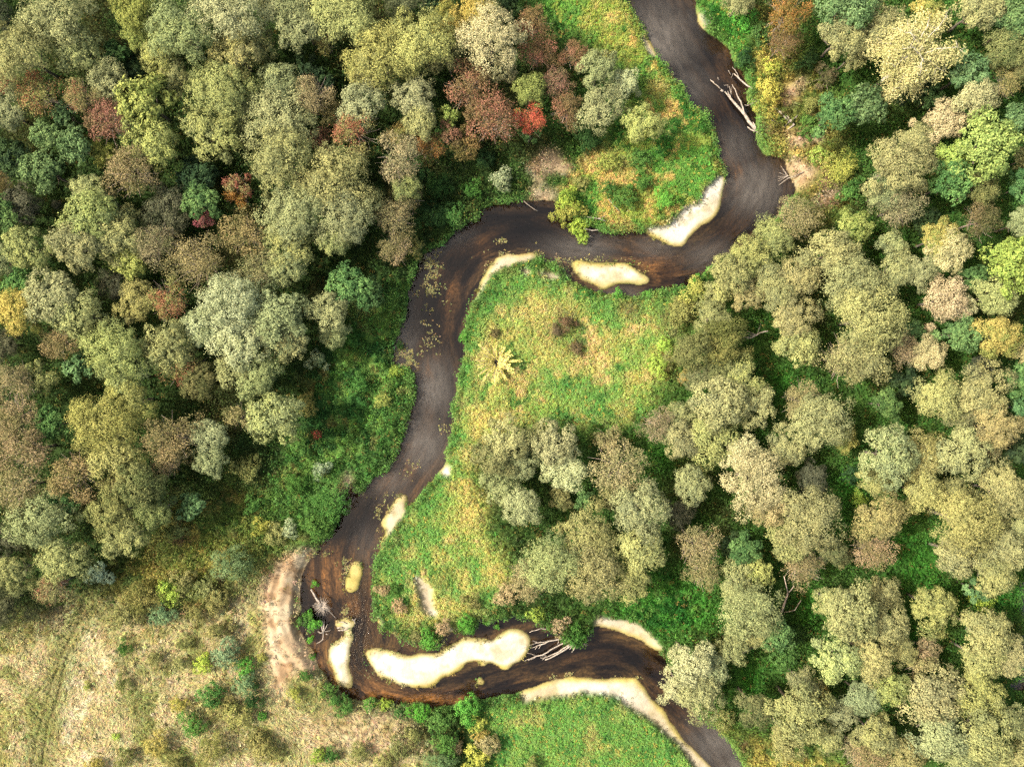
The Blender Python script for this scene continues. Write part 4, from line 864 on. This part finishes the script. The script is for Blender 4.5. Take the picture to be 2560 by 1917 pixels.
# ------------------------------------------------------------------ the spiky yellow willow bush
def spiky(px, py, rpx):
    R = rpx * MPP; g = P(px, py, .8)
    root = thing('willow_bush', 'spiky bright yellow willow bush fanning out on the meadow near the water', 'bush', (g[0], g[1], ground_z(g[0], g[1])), GRP['shrub'])
    r = np.random.default_rng(5); b = MB(); Vs = []
    for i in range(44):
        a = i * 2.39996 + r.normal(0, .1); el = r.uniform(.18, 1.15); L = R * r.uniform(.75, 1.25) * (1 - .3 * (el > .8))
        d = np.array([math.cos(a) * math.cos(el), math.sin(a) * math.cos(el), math.sin(el)])
        o = np.array([0, 0, .35]); e = o + d * L; m = o + d * L * .5 + np.array([0, 0, .18])
        b.tube([(0, 0, .05), m, e], [.05, .03, .012], 4)
        sd = np.cross(d, (0, 0, 1.0)); sd /= np.linalg.norm(sd) + 1e-6
        n = 46
        for k in range(n):
            t = r.uniform(.22, 1.0); q = o + d * L * t + np.array([0, 0, .36 * t * (1 - t)])
            dr = d * .8 + sd * r.choice((-1, 1)) * r.uniform(.25, .8) + np.array([0, 0, r.uniform(-.1, .35)]); dr /= np.linalg.norm(dr)
            l = r.uniform(.25, .55) * (1.15 - .5 * t); w = np.cross(dr, (r.normal(0, .3), r.normal(0, .3), 1.0)); w /= np.linalg.norm(w)
            Vs += [q, q + dr * l * .5 + w * .035, q + dr * l, q + dr * l * .5 - w * .035]
    b.build('branches', M_TWIG, root)
    V = np.array(Vs); F = np.arange(len(V)).reshape(-1, 4); m = len(F)
    o = link('foliage', mesh_np('spiky', V, F, [M_LEAF], {'v': np.repeat(r.random(m), 4), 'cl': np.repeat(r.random(m), 4)}), root)
    o.color = (*(alb(236, 226, 120) * 1.9), 1); o['tint2'] = [float(q) for q in alb(204, 196, 96) * 1.7]; o['mixf'] = .3
    PLACED.append((root, px, py, rpx, None, 'shrub'))
spiky(1240, 905, 54)
# ------------------------------------------------------------------ dead wood
def wood(name, label, cat, parts, mat=None, z0=0.10, group=None):
    """parts: (part name, [(px, py, z, radius)...])"""
    mat = mat or M_DEAD
    x0, y0 = parts[0][1][0][:2]; base = P(x0, y0)
    root = thing(name, label, cat, (base[0], base[1], 0.0), group)
    for pn, pts in parts:
        b = MB()
        w = [P(p[0], p[1], p[2]) - np.array([base[0], base[1], 0]) for p in pts]
        # a little crookedness between the given points
        q = [w[0]]; rr = [pts[0][3] * 0.8]
        rs = np.random.default_rng(int(pts[0][0] * 7 + pts[0][1]))
        for k in range(len(w) - 1):
            q.append((w[k] + w[k + 1]) / 2 + rs.normal(0, .03, 3)); q.append(w[k + 1]); rr += [(pts[k][3] + pts[k + 1][3]) * 0.4, pts[k + 1][3] * 0.8]
        b.tube(q, rr, 7); b.build(pn, mat, root)
    PLACED.append((root, x0, y0, 20, None, 'wood'))
    return root
Z = lambda tx, ty: (1750 + tx * .1087, 150 + ty * .1087)
def zz(pts): return [(*Z(a, b), z, r) for a, b, z, r in pts]
wood('fallen_tree', 'long bleached fallen tree lying in the river below the yellow thicket', 'dead tree', [
 ('trunk', zz([(1300,1640,.55,.26),(1130,1430,.5,.25),(1030,1260,.45,.24),(870,1080,.42,.21),(740,930,.36,.17),(640,810,.28,.12),(570,730,.15,.09)])),
 ('branch', zz([(1040,1240,.5,.13),(990,1100,.7,.12),(940,960,.8,.11),(860,830,.75,.09),(810,680,.6,.07),(740,570,.3,.04)])),
 ('branch', zz([(730,910,.42,.08),(690,820,.45,.07),(640,720,.3,.05)])),
 ('branch', zz([(715,800,.4,.05),(700,720,.4,.05),(680,610,.2,.04)])),
 ('branch', zz([(730,760,.35,.03),(720,620,.2,.02)])),
 ('branch', zz([(540,720,.05,.16),(480,690,.05,.18)])),
 ('branch', zz([(480,680,.12,.09),(380,580,.14,.08),(290,500,.16,.09),(235,450,.1,.04)])),
 ('root', zz([(1300,1640,.5,.2),(1250,1640,.3,.14),(1160,1600,.15,.10),(1090,1540,.05,.08)])),
 ('root', zz([(1310,1640,.6,.14),(1270,1530,.8,.10),(1215,1430,.6,.05)])),
 ('root', zz([(1310,1650,.6,.16),(1400,1720,.5,.12),(1500,1800,.3,.06)])),
])
wood('fallen_tree', 'smaller white fallen trunk jutting from the yellow thicket over the water', 'dead tree', [
 ('trunk', zz([(1210,680,1.0,.13),(1080,590,.8,.13),(930,460,.5,.12),(780,320,.15,.09)])),
 ('branch', zz([(930,450,.55,.05),(860,320,.6,.05),(810,240,.4,.04),(740,170,.2,.03)])),
 ('branch', zz([(880,400,.5,.03),(850,310,.4,.03)]))])
wood('dead_branch', 'forked dry branch reaching out from the scrub beside the long fallen tree', 'branch', [
 ('stem', zz([(1400,970,.9,.06),(1250,980,.7,.06),(1100,1050,.4,.05),(1020,1030,.2,.03)])),
 ('twig', zz([(1250,980,.7,.03),(1330,930,.8,.03),(1180,920,.8,.03)])), ('twig', zz([(1100,1040,.4,.03),(1130,930,.5,.02)]))])
wood('dead_branch', 'bare grey branch lying on the bank east of the long fallen tree', 'branch', [
 ('stem', zz([(1850,1450,.9,.07),(1650,1390,.9,.06),(1450,1370,.8,.05),(1290,1360,.6,.03)])), ('twig', zz([(1600,1380,.9,.03),(1500,1310,1.0,.02)]))])
for k, (pts, lab) in enumerate([
  ([(650,240,.04,.03),(690,310,.04,.03),(700,350,.03,.02)], 'thin curved stick afloat beside the tip of the smaller white trunk'),
  ([(760,310,.05,.03),(745,370,.05,.04),(710,415,.04,.02)], 'thin stick afloat just off the smaller white trunk, nearer the trunk tip'),
  ([(405,400,.04,.03),(415,440,.04,.03),(445,475,.03,.02)], 'thin bent stick drifting alone above the long fallen tree'),
  ([(550,585,.04,.03),(640,580,.04,.03),(650,640,.03,.03)], 'broken twig drifting just above the tip branches of the long fallen tree')]):
    wood('floating_stick', lab, 'stick', [('stem', zz(pts))], group='sticks floating near the fallen trees')
wood('uprooted_stump', 'upturned stump with splayed roots on the sandy bank east of the river', 'stump', [
 ('root', [(1975,300,.8,.22),(1985,312,.9,.18),(1962,330,.6,.08)]), ('root', [(1975,300,.8,.14),(1968,290,1.0,.08),(1958,292,.9,.04)]), ('root', [(1975,302,.8,.14),(1990,294,1.0,.08),(1994,288,.9,.04)]), ('root', [(1974,305,.8,.1),(1960,318,.7,.07),(1940,331,.6,.03)]), ('trunk', [(1972,304,.8,.14),(1955,284,1.0,.14),(1930,262,1.1,.08)])])
wood('dead_tree_top', 'bare branching treetop lying over the dark water at the east bank', 'dead tree', [
 ('trunk', [(2010,430,.8,.09),(1990,440,.7,.08),(1970,446,.5,.06),(1946,464,.2,.03)])] +
 [('branch', [(1995,438,.7,.04),(1970,440,.6,.035),(x, y, .15, .02)]) for x, y in ((1952,415),(1948,432),(1945,442),(1944,454),(1955,424),(1944,448))], M_DEAD)
Q = lambda tx, ty: (1240 + tx * .1087, 1540 + ty * .1087)
def qq(pts): return [(*Q(a, b), z, r) for a, b, z, r in pts]
wood('fallen_tree', 'bundle of bleached trunks of a fallen tree pointing at the big sandbar', 'dead tree', [
 ('trunk', qq([(1890,590,.9,.15),(1700,690,.7,.12),(1500,820,.5,.11),(1300,930,.3,.10),(1130,1000,.12,.08)])),
 ('trunk', qq([(1860,560,.9,.14),(1650,680,.7,.11),(1420,830,.5,.10),(1250,900,.35,.08),(1080,960,.15,.05)])),
 ('trunk', qq([(1760,530,.9,.11),(1500,640,.7,.10),(1330,730,.6,.09),(1180,830,.5,.09),(1060,890,.4,.08),(930,910,.35,.07),(780,980,.22,.06),(655,1030,.1,.04)])),
 ('trunk', qq([(1700,490,.8,.10),(1440,530,.6,.09),(1210,570,.5,.10),(1110,630,.4,.09),(960,670,.3,.07),(820,725,.15,.04)])),
 ('branch', qq([(1200,560,.5,.07),(1000,600,.45,.06),(860,640,.4,.05),(700,700,.32,.04),(540,765,.25,.02)])),
 ('branch', qq([(960,600,.45,.05),(900,585,.4,.04),(845,560,.35,.03)])),
 ('branch', qq([(1170,910,.3,.05),(1100,900,.3,.05),(960,905,.3,.05),(860,970,.25,.04),(740,1010,.12,.03)])),
 ('branch', qq([(930,905,.35,.03),(830,870,.3,.03),(720,840,.2,.02)])),
 ('branch', qq([(1020,950,.15,.05),(1090,960,.2,.05),(1170,940,.25,.06)])), ('branch', qq([(1060,1000,.1,.04),(1120,960,.2,.05)])),
 ('branch', qq([(900,760,.1,.04),(940,700,.25,.05),(960,680,.3,.04)])), ('branch', qq([(980,740,.1,.04),(1010,690,.3,.05),(1060,650,.35,.04)])),
 ('branch', qq([(1420,650,.5,.04),(1440,590,.5,.05),(1430,530,.5,.04)])),
 ('root', qq([(1890,590,.9,.16),(2000,620,.8,.14),(2120,660,.5,.06)])), ('root', qq([(1890,590,.9,.14),(1800,740,.5,.10),(1740,830,.1,.05)])), ('root', qq([(1850,620,.8,.10),(1720,720,.4,.08),(1690,760,.2,.05)])),
 ('root', qq([(1890,560,.9,.12),(2050,480,.9,.08),(2200,430,.7,.03)])), ('root', qq([(1900,570,.9,.10),(2080,560,.8,.06),(2200,540,.6,.03)]))])
wood('dead_branch', 'curved bleached branch crossing from the green bank to the big sandbar tip', 'branch', [
 ('stem', qq([(1210,310,.5,.05),(1090,285,.45,.06),(1000,290,.4,.06),(900,325,.3,.06),(770,370,.15,.04)]))])
U = lambda tx, ty: (740 + tx * .1087, 1440 + ty * .1087)
def uu(pts): return [(*U(a, b), z, r) for a, b, z, r in pts]
rs = np.random.default_rng(9)
brush = []
for k in range(46):
    a = 6.283 * k / 46 + rs.normal(0, .06); L = rs.uniform(150, 250)
    brush.append(('twig', uu([(610,690,.7,.05),(610 + math.cos(a) * L * .5, 690 + math.sin(a) * L * .5, .95 + rs.normal(0, .1), .035),(610 + math.cos(a) * L, 690 + math.sin(a) * L, .5 + rs.normal(0, .2), .015)])))
wood('fallen_tree', 'fallen tree with a round tuft of bare twigs standing in shallow water', 'dead tree', [
 ('trunk', uu([(600,690,.6,.14),(500,560,.6,.15),(420,420,.5,.14),(345,300,.35,.12)])), ('branch', uu([(650,720,.6,.09),(740,790,.45,.07),(830,870,.3,.05),(930,965,.1,.03)]))] + brush, M_DEAD)
wood('driftwood', 'pale forked driftwood pile in dark water beneath the green shrubs', 'driftwood', [
 ('branch', uu([(640,1290,.3,.10),(640,1180,.45,.10),(650,1010,.35,.04)])), ('branch', uu([(620,1290,.3,.10),(590,1170,.45,.09),(560,1100,.3,.04)])), ('branch', uu([(640,1280,.3,.07),(700,1160,.4,.06),(740,1090,.3,.03)])),
 ('branch', uu([(650,1290,.3,.08),(560,1300,.3,.09),(500,1260,.2,.05)])), ('branch', uu([(600,1180,.45,.06),(610,1090,.5,.05),(615,1010,.4,.03)])), ('branch', uu([(690,1330,.1,.09),(740,1340,.1,.04)])), ('branch', uu([(630,1300,.3,.08),(620,1450,.15,.08),(470,1550,.05,.04)])), ('branch', uu([(660,1270,.3,.05),(760,1250,.3,.04),(800,1220,.25,.02)]))])
wood('driftwood', 'whitish driftwood logs heaped on the gravel bar above the small sandbar', 'driftwood', [
 ('branch', uu([(970,1240,.25,.09),(1090,1240,.3,.11),(1220,1190,.25,.06)])), ('branch', uu([(950,1190,.25,.10),(1040,1170,.35,.09),(1090,1210,.3,.06)])), ('branch', uu([(1290,980,.2,.06),(1340,1020,.25,.08),(1360,1090,.15,.05)])), ('branch', uu([(1390,960,.15,.05),(1340,1040,.25,.05)])), ('branch', uu([(980,1060,.2,.05),(1080,1050,.3,.07),(1180,1090,.2,.06)]))])
wood('driftwood', 'small reddish brown driftwood stub on the south edge of the big sandbar', 'driftwood', [
 ('branch', [(978,1694,.12,.09),(980,1699,.2,.10),(976,1706,.1,.05)]), ('branch', [(980,1696,.15,.06),(975,1693,.2,.04)])], M_TWIG)
V_ = lambda tx, ty: (1280 + tx * .29, 480 + ty * .29)
def vv(pts): return [(*V_(a, b), z, r) for a, b, z, r in pts]
wood('driftwood', 'thick white log end at the waterline beside the mustard thicket', 'log', [('trunk', vv([(745,328,.35,.14),(690,332,.25,.14),(620,315,.12,.10)]))])
wood('dead_branch', 'slanting bare branch sticking out of the north bank into dark water', 'branch', [('stem', vv([(100,75,.6,.06),(150,120,.4,.05),(232,170,.1,.03)]))])
wood('dead_branch', 'forked white branch on the grass right above the white log end', 'branch', [('stem', vv([(640,215,.9,.06),(740,230,1.0,.07),(815,255,.9,.06)])), ('twig', vv([(740,230,1.0,.05),(780,215,1.0,.04),(815,200,.9,.02)]))])
wood('dead_branch', 'long bare pole leaning across the thicket meadow', 'branch', [('stem', vv([(830,55,1.1,.05),(870,110,1.1,.05),(930,172,.9,.04)]))])
wood('dead_branch', 'short thin bare pole on the thicket meadow nearer the white sand spit', 'branch', [('stem', vv([(990,170,1.0,.05),(1020,145,1.1,.04),(1070,122,1.0,.03)]))])
wood('floating_stick', 'short pale stick in the water just below the mustard thicket', 'stick', [('stem', vv([(640,380,.06,.05),(670,378,.06,.06),(698,392,.04,.03)]))], group='sticks floating near the fallen trees')
wood('dead_branch', 'grey antler-shaped dead branch lying over the dull olive willows', 'branch', [
 ('stem', [(1920,828,4.6,.10),(1900,832,4.5,.09),(1880,845,4.2,.06),(1858,842,4.0,.03)])] + [('twig', [(1893,838,4.4,.04),(x, y, 4.1, .015)]) for x, y in ((1848,848),(1852,836),(1866,828),(1860,852),(1902,808))])
wood('leaning_trunk', 'bare brown trunk slanting between the silver riverside willow and green scrub', 'trunk', [('trunk', [(1893,1612,1.0,.26),(1850,1632,3.0,.22),(1800,1648,5.0,.17)])], M_TWIG)
wood('leaning_trunk', 'reddish bare trunk forking up beside the willow in the clearing', 'trunk', [('trunk', [(1946,1550,.6,.20),(1960,1512,2.5,.17),(1970,1482,4.0,.13)]), ('branch', [(1970,1482,4.0,.10),(1960,1440,6.0,.06)]), ('branch', [(1970,1482,4.0,.09),(1985,1464,5.5,.05)]), ('branch', [(1958,1530,1.5,.06),(1988,1524,3.0,.05),(2003,1500,4.0,.03)])], M_TWIG)

# ------------------------------------------------------------------ the boat on the backwater at the edge
def boat(px, py, rot):
    g = P(px, py); root = thing('rowing_boat', 'white rowing boat with red inside moored on the grey backwater', 'boat', (g[0], g[1], 0.0)); root.rotation_euler = (0, 0, rot)
    PLACED.append((root, px, py, 20, None, 'boat'))
    sec = []; n = 11
    for i in range(n):
        t = i / (n - 1) * 2 - 1
        w = .72 * (1 - abs(t) ** 2.6 * (1.0 if t > 0 else .55)); sec.append((t * 2.0, max(w, .03), .42 + .10 * t * t))
    def shell(off, zb):
        V = []; F = []
        for y, w, z in sec:
            w = max(w - off, .01)
            V += [(-w, y, z), (-w * .8, y, z * .4 + zb), (0, y, zb), (w * .8, y, z * .4 + zb), (w, y, z)]
        for i in range(n - 1):
            for k in range(4): F.append((i * 5 + k, i * 5 + k + 1, i * 5 + 6 + k, i * 5 + 5 + k))
        return V, F
    V, F = shell(0, -.08); b = MB().quads(V, F); b.build('hull', plain('white_paint', (.78, .78, .74), .35), root)
    V, F = shell(.07, .0); b = MB().quads(V, F); b.build('lining', plain('red_paint', (.38, .08, .08), .5), root)
    b = MB()
    for s in (-1, 1): b.tube([(s * (w - .035), y, z + .01) for y, w, z in sec], [.04] * n, 5)
    b.build('gunwale', bpy.data.materials['white_paint'], root)
    for y in (-.8, .5):
        b = MB(); b.tube([(-.62, y, .33), (.62, y, .33)], [.09, .09], 4); b.build('seat', plain('seat_wood', (.30, .20, .12), .6), root)
boat(2573, 1706, R_(-8))

# ------------------------------------------------------------------ labels that say which one
LM = [('scarlet-topped tree', 1320, 308), ('white-limbed birch', 2310, 112), ('big north cream willow', 1228, 104), ('spiky yellow bush', 1240, 905), ('long fallen tree', 1840, 260), ('bundle of bleached trunks', 1380, 1610),
      ('magenta-pink tree', 520, 548), ('silver riverside willow', 1720, 1650), ('big sandbar', 1110, 1650), ('island sandbar', 1520, 680), ('white sand spit', 1720, 560), ('round tuft of bare twigs', 806, 1515),
      ('golden-orange clearing tree', 2104, 1100), ('orange-brown bank tree', 1962, 40), ('lone blue-grey shrub', 588, 1402), ('straw field', 240, 1750), ('eroded soil bank', 720, 1530), ('rowing boat', 2573, 1706), ('bare sandy path', 1062, 1490),
      ('east lime-green tree', 2530, 668), ('southern cream willow', 1880, 1200), ('bright silver clump', 570, 800), ('tiny red shrub', 797, 1085), ('lone west-bank willow', 700, 1040)]
DIRS = ['right of', 'up and right of', 'above', 'up and left of', 'left of', 'down and left of', 'below', 'down and right of']
ORD = ['nearest', 'second nearest', 'third nearest', 'fourth nearest', 'fifth nearest', 'sixth nearest', 'seventh nearest']
SPECIAL = {(1320,304): 'scarlet-topped round tree glowing at the edge of the dark wood', (520,548): 'magenta-pink twiggy tree against a light green crown', (797,1085): 'tiny red shrub alone on the dark green west bank', (588,1402): 'blue-grey spreading shrub standing alone above the dry meadow',
           (1228,104): 'big pale cream willow with a dense woolly crown in the north wood', (1720,1650): 'bright silver willow crown leaning out over the river bend', (1880,1200): 'big pale cream willow with a rounded crown in the south-east wood', (2530,668): 'bright lime-green tree with leafy clumps at the east edge', (2104,1100): 'golden-orange tree glowing between the east clearing and the big willows', (1962,40): 'orange-brown tree beside the north-east bank', (700,1040): 'lone yellowish willow standing in the green herbs of the west bank'}
def size_word(r): return 'big' if r >= 70 else ('mid-sized' if r >= 48 else ('small' if r >= 24 else 'tiny'))
rows = [(o, x, y, r, (size_word(r) + ' ' + w)) for o, x, y, r, w, c in PLACED if w is not None]
def octant(dx, dy): return int(round(math.atan2(-dy, dx) / (math.pi / 4))) % 8
taken = set()
for o, x, y, r, cls in rows:
    if (x, y) in SPECIAL: o['label'] = SPECIAL[(x, y)]; continue
    best = None
    for ln_, ax, ay in LM:
        d = math.hypot(x - ax, y - ay)
        if d < 25: continue
        oc = octant(x - ax, y - ay)
        rank = sum(1 for q in rows if q[4] == cls and q[0] is not o and octant(q[1] - ax, q[2] - ay) == oc and math.hypot(q[1] - ax, q[2] - ay) < d)
        if rank >= len(ORD): continue
        s = rank * 260 + d
        if best is None or s < best[0]: best = (s, f'{cls}, {ORD[rank]} {DIRS[oc]} the {ln_}' if rank else f'{cls} nearest {DIRS[oc]} the {ln_}')
    o['label'] = best[1]
    if len(best[1].split()) > 16: print('LONG', best[1])
    taken.add(best[1])
print('THINGS', len(PLACED), 'LABELS', len(set(p[0]['label'] for p in PLACED)))
